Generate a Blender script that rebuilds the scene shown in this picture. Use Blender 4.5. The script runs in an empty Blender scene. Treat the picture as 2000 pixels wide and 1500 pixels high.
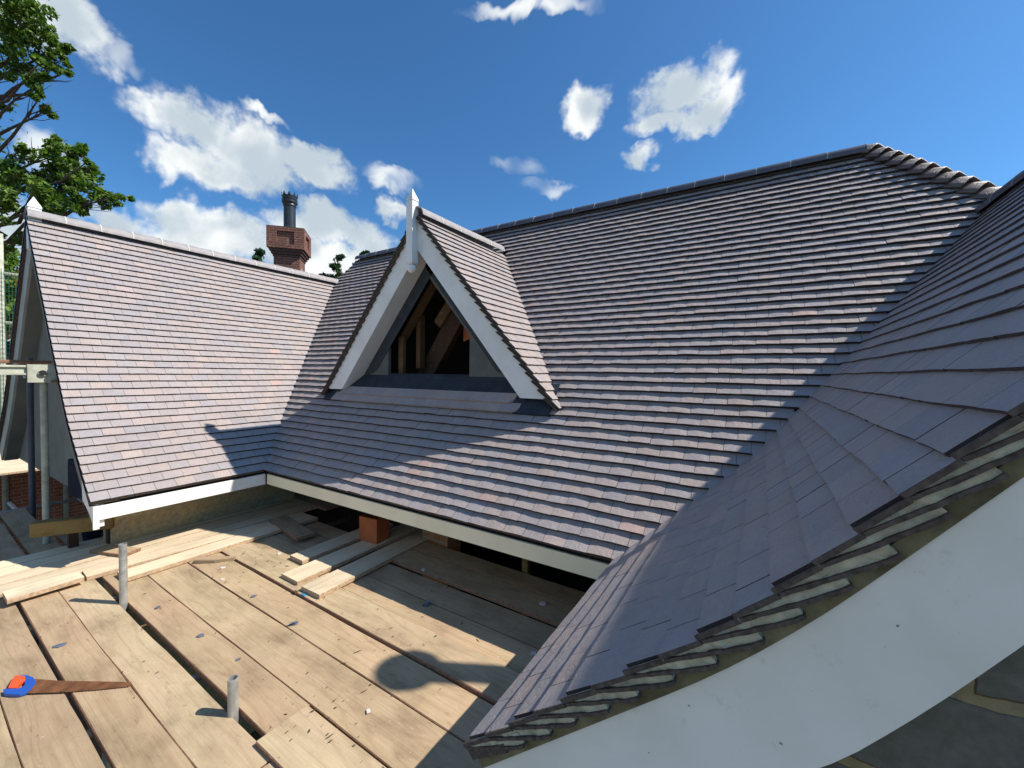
import bpy, bmesh, math, random
from mathutils import Vector, Matrix, noise
random.seed(7)
C = bpy.context.scene.collection
SC = bpy.context.scene
O = 4.8765            # eye height above the garden; the scaffold deck top is at 3.0
R = math.radians
sin, cos, pi = math.sin, math.cos, math.pi

# ---------------------------------------------------------------- materials
def mat(name):
    m = bpy.data.materials.new(name); m.use_nodes = True
    nt = m.node_tree; b = nt.nodes['Principled BSDF']
    return m, nt, b
def N(nt, t, **k):
    n = nt.nodes.new(t)
    for a, v in k.items():
        if a in n.inputs: n.inputs[a].default_value = v
        else: setattr(n, a, v)
    return n
def L(nt, a, b): nt.links.new(a, b)
def coords(nt, kind='Object', scale=(1, 1, 1)):
    tc = N(nt, 'ShaderNodeTexCoord'); mp = N(nt, 'ShaderNodeMapping'); mp.inputs['Scale'].default_value = scale
    L(nt, tc.outputs[kind], mp.inputs['Vector']); return mp.outputs['Vector']
def noise_n(nt, vec, scale, detail=4, rough=.55):
    n = N(nt, 'ShaderNodeTexNoise'); n.inputs['Scale'].default_value = scale
    n.inputs['Detail'].default_value = detail; n.inputs['Roughness'].default_value = rough
    L(nt, vec, n.inputs['Vector']); return n.outputs['Fac']
def ramp(nt, fac, stops):
    r = N(nt, 'ShaderNodeValToRGB'); e = r.color_ramp.elements
    e[0].position, e[0].color = stops[0][0], (*stops[0][1], 1)
    e[1].position, e[1].color = stops[-1][0], (*stops[-1][1], 1)
    for p, c in stops[1:-1]:
        x = e.new(p); x.color = (*c, 1)
    L(nt, fac, r.inputs['Fac']); return r.outputs['Color']
def mixc(nt, a, b, fac, mode='MULTIPLY'):
    m = N(nt, 'ShaderNodeMix'); m.data_type = 'RGBA'; m.blend_type = mode
    for s, v in ((m.inputs[0], fac), (m.inputs[6], a), (m.inputs[7], b)):
        if hasattr(v, 'links'): L(nt, v, s)
        elif isinstance(v, tuple): s.default_value = (*v, 1)
        else: s.default_value = v
    return m.outputs[2]
def bump(nt, b, h, strength, dist=.01, prev=None):
    n = N(nt, 'ShaderNodeBump'); n.inputs['Strength'].default_value = strength; n.inputs['Distance'].default_value = dist
    L(nt, h, n.inputs['Height'])
    if prev: L(nt, prev, n.inputs['Normal'])
    L(nt, n.outputs['Normal'], b.inputs['Normal']); return n.outputs['Normal']
def mth(nt, op, a, b=0.0, c=None):
    m = N(nt, 'ShaderNodeMath', operation=op)
    for i, v in enumerate((a, b) if c is None else (a, b, c)):
        if hasattr(v, 'links'): L(nt, v, m.inputs[i])
        else: m.inputs[i].default_value = v
    return m.outputs[0]

def tile_mat():
    m, nt, b = mat('clay_tile')
    at = N(nt, 'ShaderNodeAttribute', attribute_name='col')
    v = coords(nt)
    n1 = noise_n(nt, v, 9, 5); n2 = noise_n(nt, v, 230, 3, .7); n3 = noise_n(nt, v, 34, 3)
    c = mixc(nt, at.outputs['Color'], ramp(nt, n1, [(.3, (.94, .93, .95)), (.7, (1.06, 1.05, 1.04))]), 1.0)
    c = mixc(nt, c, ramp(nt, n2, [(.3, (.84, .83, .83)), (.55, (1, 1, 1)), (.72, (1.16, 1.14, 1.12))]), 1.0)
    L(nt, c, b.inputs['Base Color'])
    b.inputs['Roughness'].default_value = .5; b.inputs['Specular IOR Level'].default_value = .5
    # hand-made creases pressed into the face of each tile
    vo = N(nt, 'ShaderNodeTexVoronoi', feature='DISTANCE_TO_EDGE'); vo.inputs['Scale'].default_value = 17
    w = N(nt, 'ShaderNodeVectorMath', operation='MULTIPLY_ADD'); w.inputs[1].default_value = (.12, .12, .12)
    nn = N(nt, 'ShaderNodeTexNoise'); nn.inputs['Scale'].default_value = 14; L(nt, v, nn.inputs['Vector'])
    L(nt, nn.outputs['Color'], w.inputs[0]); L(nt, v, w.inputs[2]); L(nt, w.outputs[0], vo.inputs['Vector'])
    cr = mth(nt, 'MULTIPLY', mth(nt, 'MINIMUM', vo.outputs['Distance'], .07), mth(nt, 'GREATER_THAN', n3, .50))
    h = mth(nt, 'MULTIPLY_ADD', cr, .014, mth(nt, 'MULTIPLY_ADD', n3, .0022, mth(nt, 'MULTIPLY', n2, .0007)))
    bump(nt, b, h, 1.0, 1.0)
    return m
def plain(name, col, rough=.6, spec=.4, metal=0, nscale=0, namp=.15, bmp=0, bscale=60, bdist=.003, kind='Object'):
    m, nt, b = mat(name)
    b.inputs['Roughness'].default_value = rough; b.inputs['Specular IOR Level'].default_value = spec
    b.inputs['Metallic'].default_value = metal; b.inputs['Base Color'].default_value = (*col, 1)
    v = coords(nt, kind)
    if nscale:
        n = noise_n(nt, v, nscale, 5)
        c = mixc(nt, col, ramp(nt, n, [(.3, (1-namp,)*3), (.7, (1+namp,)*3)]), 1.0)
        L(nt, c, b.inputs['Base Color'])
    if bmp: bump(nt, b, noise_n(nt, v, bscale, 4), bmp, bdist)
    return m
def wood(name, col, dark, dirt=.5, grain=1.0):
    m, nt, b = mat(name)
    oi = N(nt, 'ShaderNodeObjectInfo'); tc = N(nt, 'ShaderNodeTexCoord')
    off = N(nt, 'ShaderNodeVectorMath', operation='ADD'); sc = N(nt, 'ShaderNodeVectorMath', operation='SCALE')
    cb = N(nt, 'ShaderNodeCombineXYZ')
    for i in range(3): L(nt, oi.outputs['Random'], cb.inputs[i])
    L(nt, cb.outputs[0], sc.inputs[0]); sc.inputs['Scale'].default_value = 37
    L(nt, tc.outputs['Object'], off.inputs[0]); L(nt, sc.outputs[0], off.inputs[1])
    def mp(s):
        n = N(nt, 'ShaderNodeMapping'); n.inputs['Scale'].default_value = s; L(nt, off.outputs[0], n.inputs['Vector']); return n.outputs['Vector']
    # long growth rings bent round by a slow noise
    slow = N(nt, 'ShaderNodeTexNoise'); slow.inputs['Scale'].default_value = 1; slow.inputs['Detail'].default_value = 2; L(nt, mp((.45, 4, 4)), slow.inputs['Vector'])
    rings = mth(nt, 'SINE', mth(nt, 'MULTIPLY', slow.outputs['Fac'], 80.0 * grain))
    fine = noise_n(nt, mp((2.5, 110, 110)), 1, 4, .7)
    blot = noise_n(nt, mp((2.2, 4, 4)), 1, 5, .6); spots = noise_n(nt, mp((38, 38, 38)), 1, 3, .6); worn = noise_n(nt, mp((7, 26, 26)), 1, 5, .7)
    c = mixc(nt, col, dark, ramp(nt, rings, [(.5, (0, 0, 0)), (1, (.30, .30, .30))]), 'MIX')
    c = mixc(nt, c, ramp(nt, fine, [(.3, (.89, .88, .87)), (.65, (1.04, 1.04, 1.04))]), 1.0)
    c = mixc(nt, c, ramp(nt, blot, [(.30, (.60, .58, .57)), (.48, (.96, .95, .94)), (.66, (1.14, 1.14, 1.14))]), dirt)
    c = mixc(nt, c, ramp(nt, worn, [(.30, (.62, .58, .54)), (.42, (1, 1, 1)), (.64, (1, 1, 1)), (.72, (1.16, 1.18, 1.2))]), dirt * .8)
    c = mixc(nt, c, ramp(nt, spots, [(.24, (.35, .3, .27)), (.30, (1, 1, 1))]), .8)
    c = mixc(nt, c, ramp(nt, spots, [(.735, (0, 0, 0)), (.76, (.55, .55, .55))]), .0, 'MIX') if 0 else c
    c = mixc(nt, c, (.62, .60, .56), ramp(nt, spots, [(.70, (0, 0, 0)), (.74, (.7, .7, .7))]), 'MIX')
    pink = noise_n(nt, mp((.9, 2.2, 2.2)), 1, 3, .5)
    c = mixc(nt, c, ramp(nt, pink, [(.42, (1.02, 1.0, .94)), (.62, (1.04, .96, .93))]), dirt)
    scr = noise_n(nt, mp((14, 170, 170)), 1, 2, .6)
    c = mixc(nt, c, ramp(nt, scr, [(.22, (.5, .44, .4)), (.31, (1, 1, 1))]), .7)
    rnd = ramp(nt, oi.outputs['Random'], [(0, (.84, .80, .77)), (.35, (1.0, .95, .90)), (.7, (1.0, 1.0, .96)), (1, (1.12, 1.12, 1.1))])
    c = mixc(nt, c, rnd, .9)
    L(nt, c, b.inputs['Base Color']); b.inputs['Roughness'].default_value = .8; b.inputs['Specular IOR Level'].default_value = .2
    bump(nt, b, mth(nt, 'MULTIPLY_ADD', worn, .0025, mth(nt, 'MULTIPLY', fine, .0012)), 1.0, 1.0)
    return m
def brick(name, c1, c2, mortar, bw=.225, rh=.075, ms=.012, rough=.85, swap='XZ', bm=.6, stain=None, squash=.5):
    m, nt, b = mat(name)
    tc = N(nt, 'ShaderNodeTexCoord'); sp = N(nt, 'ShaderNodeSeparateXYZ'); cb = N(nt, 'ShaderNodeCombineXYZ')
    L(nt, tc.outputs['Object'], sp.inputs[0])
    ge = N(nt, 'ShaderNodeNewGeometry')
    if swap == 'AUTO':   # walls on both faces of a box: run along x + y
        a = mth(nt, 'ADD', sp.outputs[0], sp.outputs[1])
    else: a = sp.outputs['XYZ'.index(swap[0])]
    L(nt, a, cb.inputs[0]); L(nt, sp.outputs[2], cb.inputs[1])
    # wobbling joints
    nz = N(nt, 'ShaderNodeTexNoise'); nz.inputs['Scale'].default_value = 9; L(nt, tc.outputs['Object'], nz.inputs['Vector'])
    w = N(nt, 'ShaderNodeVectorMath', operation='MULTIPLY_ADD'); w.inputs[1].default_value = (ms * 1.3,) * 3
    L(nt, nz.outputs['Color'], w.inputs[0]); L(nt, cb.outputs[0], w.inputs[2])
    t = N(nt, 'ShaderNodeTexBrick'); L(nt, w.outputs[0], t.inputs['Vector'])
    t.inputs['Color1'].default_value = (*c1, 1); t.inputs['Color2'].default_value = (*c2, 1); t.inputs['Mortar'].default_value = (*mortar, 1)
    t.inputs['Scale'].default_value = 1; t.inputs['Brick Width'].default_value = bw; t.inputs['Row Height'].default_value = rh
    t.inputs['Mortar Size'].default_value = ms / 2; t.inputs['Mortar Smooth'].default_value = .3
    v = coords(nt); n = noise_n(nt, v, 22, 5, .7)
    c = mixc(nt, t.outputs['Color'], ramp(nt, n, [(.3, (.7, .7, .7)), (.7, (1.2, 1.2, 1.2))]), 1.0)
    if stain:
        s = noise_n(nt, v, 6, 6, .75)
        c = mixc(nt, c, stain, ramp(nt, s, [(.56, (0, 0, 0)), (.68, (.85, .85, .85))]), 'MIX')
    L(nt, c, b.inputs['Base Color']); b.inputs['Roughness'].default_value = rough; b.inputs['Specular IOR Level'].default_value = .2
    inv = mth(nt, 'SUBTRACT', 1.0, t.outputs['Fac'])
    p = bump(nt, b, inv, bm, .008); bump(nt, b, noise_n(nt, v, 90, 4, .7), .5, .004, p)
    return m

def white_mat(name, col):
    m, nt, b = mat(name); v = coords(nt)
    c = mixc(nt, col, ramp(nt, noise_n(nt, v, 2.3, 5, .6), [(.3, (.88, .87, .84)), (.55, (1, 1, 1)), (.7, (1.03, 1.03, 1.03))]), 1.0)
    c = mixc(nt, c, ramp(nt, noise_n(nt, v, 14, 6, .75), [(.30, (.80, .78, .72)), (.40, (1, 1, 1))]), .7)
    c = mixc(nt, c, ramp(nt, noise_n(nt, v, 55, 2, .5), [(.205, (.25, .24, .22)), (.225, (1, 1, 1))]), .9)
    L(nt, c, b.inputs['Base Color']); b.inputs['Roughness'].default_value = .42; b.inputs['Specular IOR Level'].default_value = .45
    bump(nt, b, noise_n(nt, v, 5, 3), .15, .01)
    return m
def leaf_mat(name, c1, c2, c3):
    m, nt, b = mat(name)
    at = N(nt, 'ShaderNodeAttribute', attribute_name='col'); sp = N(nt, 'ShaderNodeSeparateColor'); L(nt, at.outputs['Color'], sp.inputs[0])
    c = ramp(nt, sp.outputs[0], [(0, c1), (.6, c2), (1, c3)])
    L(nt, c, b.inputs['Base Color']); b.inputs['Roughness'].default_value = .5; b.inputs['Specular IOR Level'].default_value = .35
    tr = N(nt, 'ShaderNodeBsdfTranslucent'); L(nt, mixc(nt, c, (1.3, 1.5, .5), 1.0), tr.inputs['Color'])
    ms = N(nt, 'ShaderNodeMixShader'); ms.inputs[0].default_value = .35
    out = nt.nodes['Material Output']; L(nt, b.outputs[0], ms.inputs[1]); L(nt, tr.outputs[0], ms.inputs[2]); L(nt, ms.outputs[0], out.inputs['Surface'])
    return m

M = {}
M['tile'] = tile_mat()
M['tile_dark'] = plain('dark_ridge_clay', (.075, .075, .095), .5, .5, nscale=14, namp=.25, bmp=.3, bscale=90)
M['ridge_pale'] = plain('grey_ridge_clay', (.30, .275, .27), .6, .4, nscale=9, namp=.22, bmp=.3, bscale=90)
M['mortar'] = plain('pale_mortar', (.56, .54, .49), .9, .1, nscale=40, namp=.25, bmp=.7, bscale=80, bdist=.006)
M['verge_mortar'] = plain('verge_bedding_mortar', (.50, .46, .33), .9, .1, nscale=30, namp=.3, bmp=.9, bscale=70, bdist=.008)
M['bedding'] = plain('olive_bedding', (.17, .15, .085), .9, .1, nscale=12, namp=.45, bmp=.6, bscale=50, bdist=.006)
M['tile_edge'] = plain('tile_edge_clay', (.105, .082, .07), .85, .15, nscale=60, namp=.4, bmp=.9, bscale=130, bdist=.004)
M['white'] = white_mat('white_board', (.80, .80, .77))
M['grey_white'] = white_mat('grey_white_board', (.86, .84, .77))
M['cream'] = white_mat('cream_fascia', (.86, .80, .60))
M['felt'] = plain('roof_underlay', (.03, .03, .035), .9, .1)
M['lead'] = plain('lead_sheet', (.034, .042, .055), .7, .15, nscale=6, namp=.25, bmp=.4, bscale=7, bdist=.01)
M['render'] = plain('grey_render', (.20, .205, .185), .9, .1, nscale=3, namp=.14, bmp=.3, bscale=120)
M['panel'] = plain('grey_gable_panel', (.12, .13, .12), .8, .2, nscale=5, namp=.2, bmp=.2, bscale=60)
M['panel_dark'] = plain('membrane_black', (.045, .055, .065), .7, .2, nscale=8, namp=.2)
M['board'] = wood('scaffold_board', (.44, .35, .235), (.30, .215, .13), .8)
M['board_pale'] = wood('pale_scaffold_board', (.70, .62, .46), (.54, .42, .28), .45, .6)
M['end_shade_side'] = plain('board_end_shade_side', (.24, .14, .09), .85, .1, nscale=50, namp=.3)  # board ends; also darkens one long side to carry its shade
M['pale_end_shade_side'] = plain('pale_board_end_shade_side', (.44, .31, .20), .85, .1, nscale=50, namp=.3)  # same for pale boards: end colour plus painted side shade
M['timber'] = wood('roof_timber', (.13, .085, .045), (.08, .045, .022), .6, .7)
M['old_beam'] = wood('old_brown_beam', (.07, .042, .028), (.04, .024, .016), .7, .5)
M['beam'] = wood('yellow_beam', (.24, .17, .065), (.14, .09, .035), .7, .5)
M['galv'] = plain('galvanised_steel', (.42, .42, .40), .5, .5, metal=.55, nscale=18, namp=.3, bmp=.2, bscale=40)
M['galv_pale'] = plain('cream_painted_steel', (.42, .42, .33), .6, .3, nscale=10, namp=.25, bmp=.2)
M['orange'] = plain('orange_plank', (.75, .25, .06), .7, .3, nscale=9, namp=.2)
M['rust'] = plain('rusty_blade', (.20, .085, .035), .6, .4, metal=.25, nscale=13, namp=.5, bmp=.3, bscale=60)
M['blue'] = plain('blue_plastic', (.02, .09, .40), .4, .5)
M['redorange'] = plain('orange_plastic', (.80, .10, .03), .4, .5)
M['terracotta'] = plain('terracotta', (.40, .115, .045), .75, .2, nscale=7, namp=.2, bmp=.4)
M['black_pot'] = plain('black_glazed_clay', (.022, .027, .035), .38, .5, nscale=12, namp=.3)
M['darkbox'] = plain('dark_blue_plastic', (.014, .016, .03), .8, .1)
M['shard'] = plain('slate_grey_shard', (.12, .13, .17), .7, .2, nscale=50, namp=.3)
M['paper'] = plain('pale_shard', (.6, .58, .55), .8, .2)
M['chip'] = plain('brown_debris', (.10, .06, .04), .9, .1)
M['ground'] = plain('bare_soil', (.16, .13, .09), .95, .1, nscale=1.2, namp=.35, bmp=.6, bscale=8, bdist=.05)
M['bark'] = plain('oak_bark', (.10, .08, .065), .9, .1, nscale=12, namp=.4, bmp=.8, bscale=20, bdist=.02)
M['oak'] = leaf_mat('oak_leaves', (.03, .07, .014), (.10, .18, .025), (.26, .34, .05))
M['fir'] = leaf_mat('conifer_needles', (.015, .04, .022), (.04, .09, .045), (.08, .14, .06))
M['copper'] = leaf_mat('copper_leaves', (.05, .012, .02), (.09, .025, .03), (.14, .05, .05))
M['block_tan'] = brick('tan_blocks', (.50, .38, .20), (.40, .31, .19), (.42, .38, .28), .44, .15, .012, swap='YZ')
M['block_grey'] = brick('grey_blocks', (.15, .145, .12), (.12, .12, .10), (.28, .23, .13), .44, .215, .03, swap='XZ', bm=.9)
M['brick_red'] = brick('red_bricks', (.42, .14, .07), (.34, .10, .05), (.45, .38, .28), swap='AUTO')
M['brick_pier'] = brick('pier_bricks', (.46, .20, .08), (.38, .17, .07), (.38, .3, .2), swap='AUTO')
M['brick_chimney'] = brick('chimney_bricks', (.155, .06, .045), (.21, .08, .055), (.26, .21, .17), .2, .07, .012, swap='AUTO', stain=(.50, .46, .42))
M['brick_corbel'] = brick('corbel_bricks', (.10, .05, .045), (.13, .06, .05), (.14, .11, .1), .2, .06, .01, swap='AUTO')
M['moss'] = plain('mossy_cap', (.09, .085, .04), .95, .1, nscale=20, namp=.4, bmp=.8, bscale=40)
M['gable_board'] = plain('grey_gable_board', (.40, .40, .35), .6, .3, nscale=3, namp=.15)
M['net'] = plain('green_net', (.03, .13, .08), .8, .2)
M['shade_black'] = plain('shade_black', (.02, .018, .018), .95, .05, nscale=3, namp=.3)  # near-black colour stands in for shade on unlit room and wall

# ---------------------------------------------------------------- mesh helper
class MB:
    def __init__(s): s.v = []; s.f = []; s.c = []; s.m = []
    def add(s, vs, fs, col=None, mi=0):
        n = len(s.v); s.v += [tuple(v) for v in vs]
        for f in fs: s.f.append([i + n for i in f]); s.c.append(col or (1, 1, 1)); s.m.append(mi)
    def box(s, x0, x1, y0, y1, z0, z1, mi=0, col=None, mtx=None):
        vs = [Vector(p) for p in ((x0,y0,z0),(x1,y0,z0),(x1,y1,z0),(x0,y1,z0),(x0,y0,z1),(x1,y0,z1),(x1,y1,z1),(x0,y1,z1))]
        if mtx: vs = [mtx @ p for p in vs]
        s.add(vs, [(0,3,2,1),(4,5,6,7),(0,1,5,4),(1,2,6,5),(2,3,7,6),(3,0,4,7)], col, mi)
    def hexa(s, lo, hi, mi=0, col=None):   # two quads (4 points each)
        s.add(list(lo) + list(hi), [(0,3,2,1),(4,5,6,7),(0,1,5,4),(1,2,6,5),(2,3,7,6),(3,0,4,7)], col, mi)
    def prism(s, poly, ax, a0, a1, mi=0):  # poly of 2D points extruded along axis ax
        n = len(poly)
        def P(p, a):
            return {'y': (p[0], a, p[1]), 'x': (a, p[0], p[1]), 'z': (p[0], p[1], a)}[ax]
        s.add([P(p, a0) for p in poly] + [P(p, a1) for p in poly],
              [list(range(n))[::-1], list(range(n, 2*n))] + [(i, (i+1) % n, n+(i+1) % n, n+i) for i in range(n)], None, mi)
    def lathe(s, prof, n=20, ctr=(0, 0, 0), mi=0):
        vs = []; k = len(prof)
        for i in range(n):
            a = 2*pi*i/n
            for r, z in prof: vs.append((ctr[0]+r*cos(a), ctr[1]+r*sin(a), ctr[2]+z))
        fs = []
        for i in range(n):
            j = (i+1) % n
            for q in range(k-1): fs.append((i*k+q, j*k+q, j*k+q+1, i*k+q+1))
        s.add(vs, fs, None, mi)
    def tube(s, pts, rad, n=10, mi=0, caps=True):
        pts = [Vector(p) for p in pts]; rads = rad if isinstance(rad, (list, tuple)) else [rad]*len(pts)
        vs = []
        for i, p in enumerate(pts):
            t = (pts[min(i+1, len(pts)-1)] - pts[max(i-1, 0)]).normalized()
            u = t.orthogonal().normalized() if i == 0 else (u - t*u.dot(t)).normalized()
            w = t.cross(u)
            for k in range(n):
                a = 2*pi*k/n; vs.append(p + (u*cos(a)+w*sin(a))*rads[i])
        fs = [(i*n+k, i*n+(k+1) % n, (i+1)*n+(k+1) % n, (i+1)*n+k) for i in range(len(pts)-1) for k in range(n)]
        if caps: fs += [list(range(n))[::-1], list(range((len(pts)-1)*n, len(pts)*n))]
        s.add(vs, fs, None, mi)
    def build(s, name, mats, parent=None, loc=None, smooth=False, world=True, bev=0):
        """vertices are given relative to the eye (z up from eye level); world=False: local to the object"""
        me = bpy.data.meshes.new(name)
        if loc is None:
            loc = origin(parent) if parent is not None else (0, 0, 0)
        o = bpy.data.objects.new(name, me); C.objects.link(o)
        vs = [(x-loc[0], y-loc[1], z+O-loc[2]) for x, y, z in s.v] if world else s.v
        me.from_pydata(vs, [], s.f)
        for m_ in (mats if isinstance(mats, (list, tuple)) else [mats]): me.materials.append(m_)
        me.polygons.foreach_set('material_index', s.m)
        if smooth: me.polygons.foreach_set('use_smooth', [True]*len(me.polygons))
        if any(c != (1, 1, 1) for c in s.c):
            a = me.color_attributes.new('col', 'FLOAT_COLOR', 'CORNER'); d = []
            for f, c in zip(s.f, s.c): d += [c[0], c[1], c[2], 1.0]*len(f)
            a.data.foreach_set('color', d)
        me.update()
        place(o, loc, parent)
        if bev:
            b = o.modifiers.new('bevel', 'BEVEL'); b.width = bev; b.segments = 2; b.limit_method = 'ANGLE'
        return o
ORI = {}
def origin(o): return ORI.get(o.name, (0, 0, 0))
def place(o, loc, parent):
    ORI[o.name] = tuple(loc)
    if parent is not None:
        o.parent = parent; po = origin(parent)
        o.location = (loc[0]-po[0], loc[1]-po[1], loc[2]-po[2])
    else: o.location = loc
def tag(o, label=None, cat=None, group=None, kind=None):
    if label: o['label'] = label
    if cat: o['category'] = cat
    if group: o['group'] = group
    if kind: o['kind'] = kind
    return o
def empty(name, loc, label=None, cat=None, group=None, parent=None):
    o = bpy.data.objects.new(name, None); C.objects.link(o); place(o, loc, parent)
    return tag(o, label, cat, group)
# ---------------------------------------------------------------- roof profiles (heights relative to the eye)
ZE = -1.2
yM, xL, xR, yGL, yGR = 2.5589, -5.0947, -.7941, 1.0775, 1.0106
zM, zL, zR = 2.4878, 1.9174, 1.5059
xH, xHL = .8749, -7.8705
class Prof:
    def __init__(s, a, b):
        s.d = [0.0]; s.z = [ZE]
        for i in range(140):
            t = (i+.5)*.05; g = b if t < .75 else (a if t > 1.25 else b+(a-b)*(t-.75)/.5)
            s.d.append(s.d[-1]+.05*cos(g)); s.z.append(s.z[-1]+.05*sin(g))
    def D(s, z):
        if z <= ZE: return (z-ZE)/math.tan(.75)
        for i in range(len(s.z)-1):
            if s.z[i+1] >= z:
                f = (z-s.z[i])/(s.z[i+1]-s.z[i]); return s.d[i]+f*(s.d[i+1]-s.d[i])
        return s.d[-1]
PM = Prof(.8776, .802); PL = Prof(.9488, .7662); PR = Prof(.8944, .7184)
# shared course heights: equal gauge up the main slope
ZK = []
g = .1035; acc = 0
for i in range(200):
    s = i*g/.05; k = int(s); f = s-k
    if k+1 >= len(PM.z): break
    ZK.append(PM.z[k]+f*(PM.z[k+1]-PM.z[k]))
T = .024; O0 = 0.0; OU = -3.1*T
PAL = [(.366, .318, .302), (.352, .314, .306), (.378, .321, .298), (.338, .310, .310), (.384, .322, .294), (.360, .319, .308)]
def tcol(z=0):
    r = random.random()
    red = .015 + .07*max(0, min(1, (-.35-z)/.8))
    if r < red*.22: c = (.455, .335, .295)
    elif r < red: c = (.412, .338, .310)
    else: c = random.choice(PAL)
    k = random.uniform(.955, 1.045); return (c[0]*k, c[1]*k, c[2]*k)
def tile_roof(B, P, zs, dfun, ranges, full=None, width=.168, top=None, colz=True, mul=1.0, T=T, jag=1.0):
    """P(u, d, z) -> point.  zs: tail heights; dfun(z); ranges(z) -> [(a,b)..]; full: 'lo'/'hi' ends built as whole tiles (verges)"""
    for k in range(len(zs)-1):
        z0, z1 = zs[k], zs[k+1]; d0, d1 = dfun(z0), dfun(z1)
        gl = math.hypot(d1-d0, z1-z0); td, tz = (d1-d0)/gl, (z1-z0)/gl; nd, nz = -tz, td
        r0, r1 = ranges(z0), ranges(z1)
        if len(r1) != len(r0): r1 = r0
        for (a0, b0), (a1, b1) in zip(r0, r1):
            lo, hi = min(a0, a1), max(b0, b1)
            u = math.floor(lo/width)*width - (width/2 if k % 2 else 0) + .031
            rise = [random.uniform(-.0016, .0016) for _ in range(2)]
            while u < hi:
                w = width; ua, ub = max(u, lo-.0)+.0012, min(u+w, hi)-.0012
                ca, cb = u+.0012, u+w-.0012
                u += w
                if ub-ua < .012: continue
                rE = gl+.02
                col = tcol(z0 if colz else 0); col = tuple(c*mul for c in col)
                bow = random.uniform(.0005, .0042)*jag; lift = random.uniform(-.0012, .0022)*jag; tw = random.uniform(-.0018, .0018)*jag; dt = random.uniform(-.003, .003)*jag
                vs = []
                for (r, aa, bb) in ((0, a0, b0), (rE, a1, b1)):
                    tt = min(1, r/gl)
                    for lay in (0, 1):
                        for j in range(4):
                            f = j/3; x = ca+(cb-ca)*f
                            xa = a0+(a1-a0)*tt; xb = b0+(b1-b0)*tt
                            x = min(max(x, xa), xb)
                            o = O0 - 1.1*T*(r/gl) - lay*T*(1.0 if r == 0 else .6) + bow*(1-(2*f-1)**2) + lift + tw*(f-.5)
                            rr = r + (dt + .0018*math.sin(3*f+k+u*9) if r == 0 else 0)
                            vs.append(P(x, d0+td*rr+nd*o, z0+tz*rr+nz*o))
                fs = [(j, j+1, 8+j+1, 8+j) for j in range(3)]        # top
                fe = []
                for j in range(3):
                    fe.append((4+j, 4+j+1, j+1, j))        # tail edge, near-black to paint the shadow line under each course
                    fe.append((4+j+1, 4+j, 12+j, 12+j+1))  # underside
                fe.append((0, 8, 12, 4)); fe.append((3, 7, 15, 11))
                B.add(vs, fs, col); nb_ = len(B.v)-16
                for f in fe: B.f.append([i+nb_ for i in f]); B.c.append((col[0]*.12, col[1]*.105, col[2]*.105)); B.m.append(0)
def strip_sheet(B, P, zs, dfun, ranges, off, thick=0):
    for k in range(len(zs)-1):
        z0, z1 = zs[k], zs[k+1]; d0, d1 = dfun(z0), dfun(z1)
        r0, r1 = ranges(z0), ranges(z1)
        if len(r1) != len(r0): r1 = r0
        gl = math.hypot(d1-d0, z1-z0); td, tz = (d1-d0)/gl, (z1-z0)/gl; nd, nz = -tz, td
        for (a0, b0), (a1, b1) in zip(r0, r1):
            q = [P(a0, d0+nd*off, z0+nz*off), P(b0, d0+nd*off, z0+nz*off), P(b1, d1+nd*off, z1+nz*off), P(a1, d1+nd*off, z1+nz*off)]
            B.add(q, [(0, 1, 2, 3)])

house = empty('house', (-2.5, 5, 0), 'tiled house under renovation with steep grey-purple clay roofs and white boards', 'house')
def zrows(ztop):
    z = [a for a in ZK if a < ztop-.03]; z.append(ztop); return z

# dormer numbers
dx, dyF, dzA, dzT, dw = -3.37, 3.345, 1.83, -.315, 1.81
dtan = (dzA-dzT)/dw; dang = math.atan(dtan)
yWall = 3.60
# ---- main roof
PMf = lambda u, d, z: (u, yM+d, z)
def rM(z):
    if z < zL: lo = xL-PL.D(z)-.035
    else: lo = (xL-PL.D(zL)) + (xHL-(xL-PL.D(zL)))*min(1, (z-zL)/(zM-zL))*.0 + ((xHL+.55)-(xL-PL.D(zL)))*min(1, (z-zL)/(zM-zL))
    if z < zR: hi = xR+PR.D(z)+.05
    else: hi = (xR+PR.D(zR)) + (xH-(xR+PR.D(zR)))*min(1, (z-zR)/(zM-zR))
    if z > -.24 and z < dzA-.02:
        w = (dzA-z)/dtan - .02
        return [(lo, dx-w), (dx+w, hi)]
    return [(lo, hi)]
MR = rM
def rM_low(z):
    if z > -.2: return MR(z)
    return MR(z)
zsM = zrows(zM-.045)
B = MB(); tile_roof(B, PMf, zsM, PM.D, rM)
# short double course stepped over the lead below the dormer wall, with rounded corners read as clipped ends
main_roof = B.build('main_roof', M['tile'], house, loc=(-2.5, yM, O+ZE))
tag(main_roof, 'long main roof slope of dark grey-purple clay tiles')
B = MB(); strip_sheet(B, PMf, zsM, PM.D, rM, OU); B.build('roof_underlay', M['felt'], main_roof)
# eaves under-tile course: a second tile thickness, set 3 mm back
B = MB()
def under(B, P, D, a, b):
    n = (-sin(.77), cos(.77)); t = (cos(.77), sin(.77))
    q = []
    for r, o in ((.004, O0-T-.002), (.16, O0-T*2.2), (.16, OU-.004), (.004, O0-2*T-.004)):
        for u in (a, b): q.append(P(u, t[0]*r+n[0]*o, ZE+t[1]*r+n[1]*o))
    B.add(q, [(0,1,3,2),(2,3,5,4),(4,5,7,6),(6,7,1,0),(0,2,4,6),(7,5,3,1)])
under(B, PMf, PM.D, xL, xR)
B.build('eaves_course', M['tile_edge'], main_roof)
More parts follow.
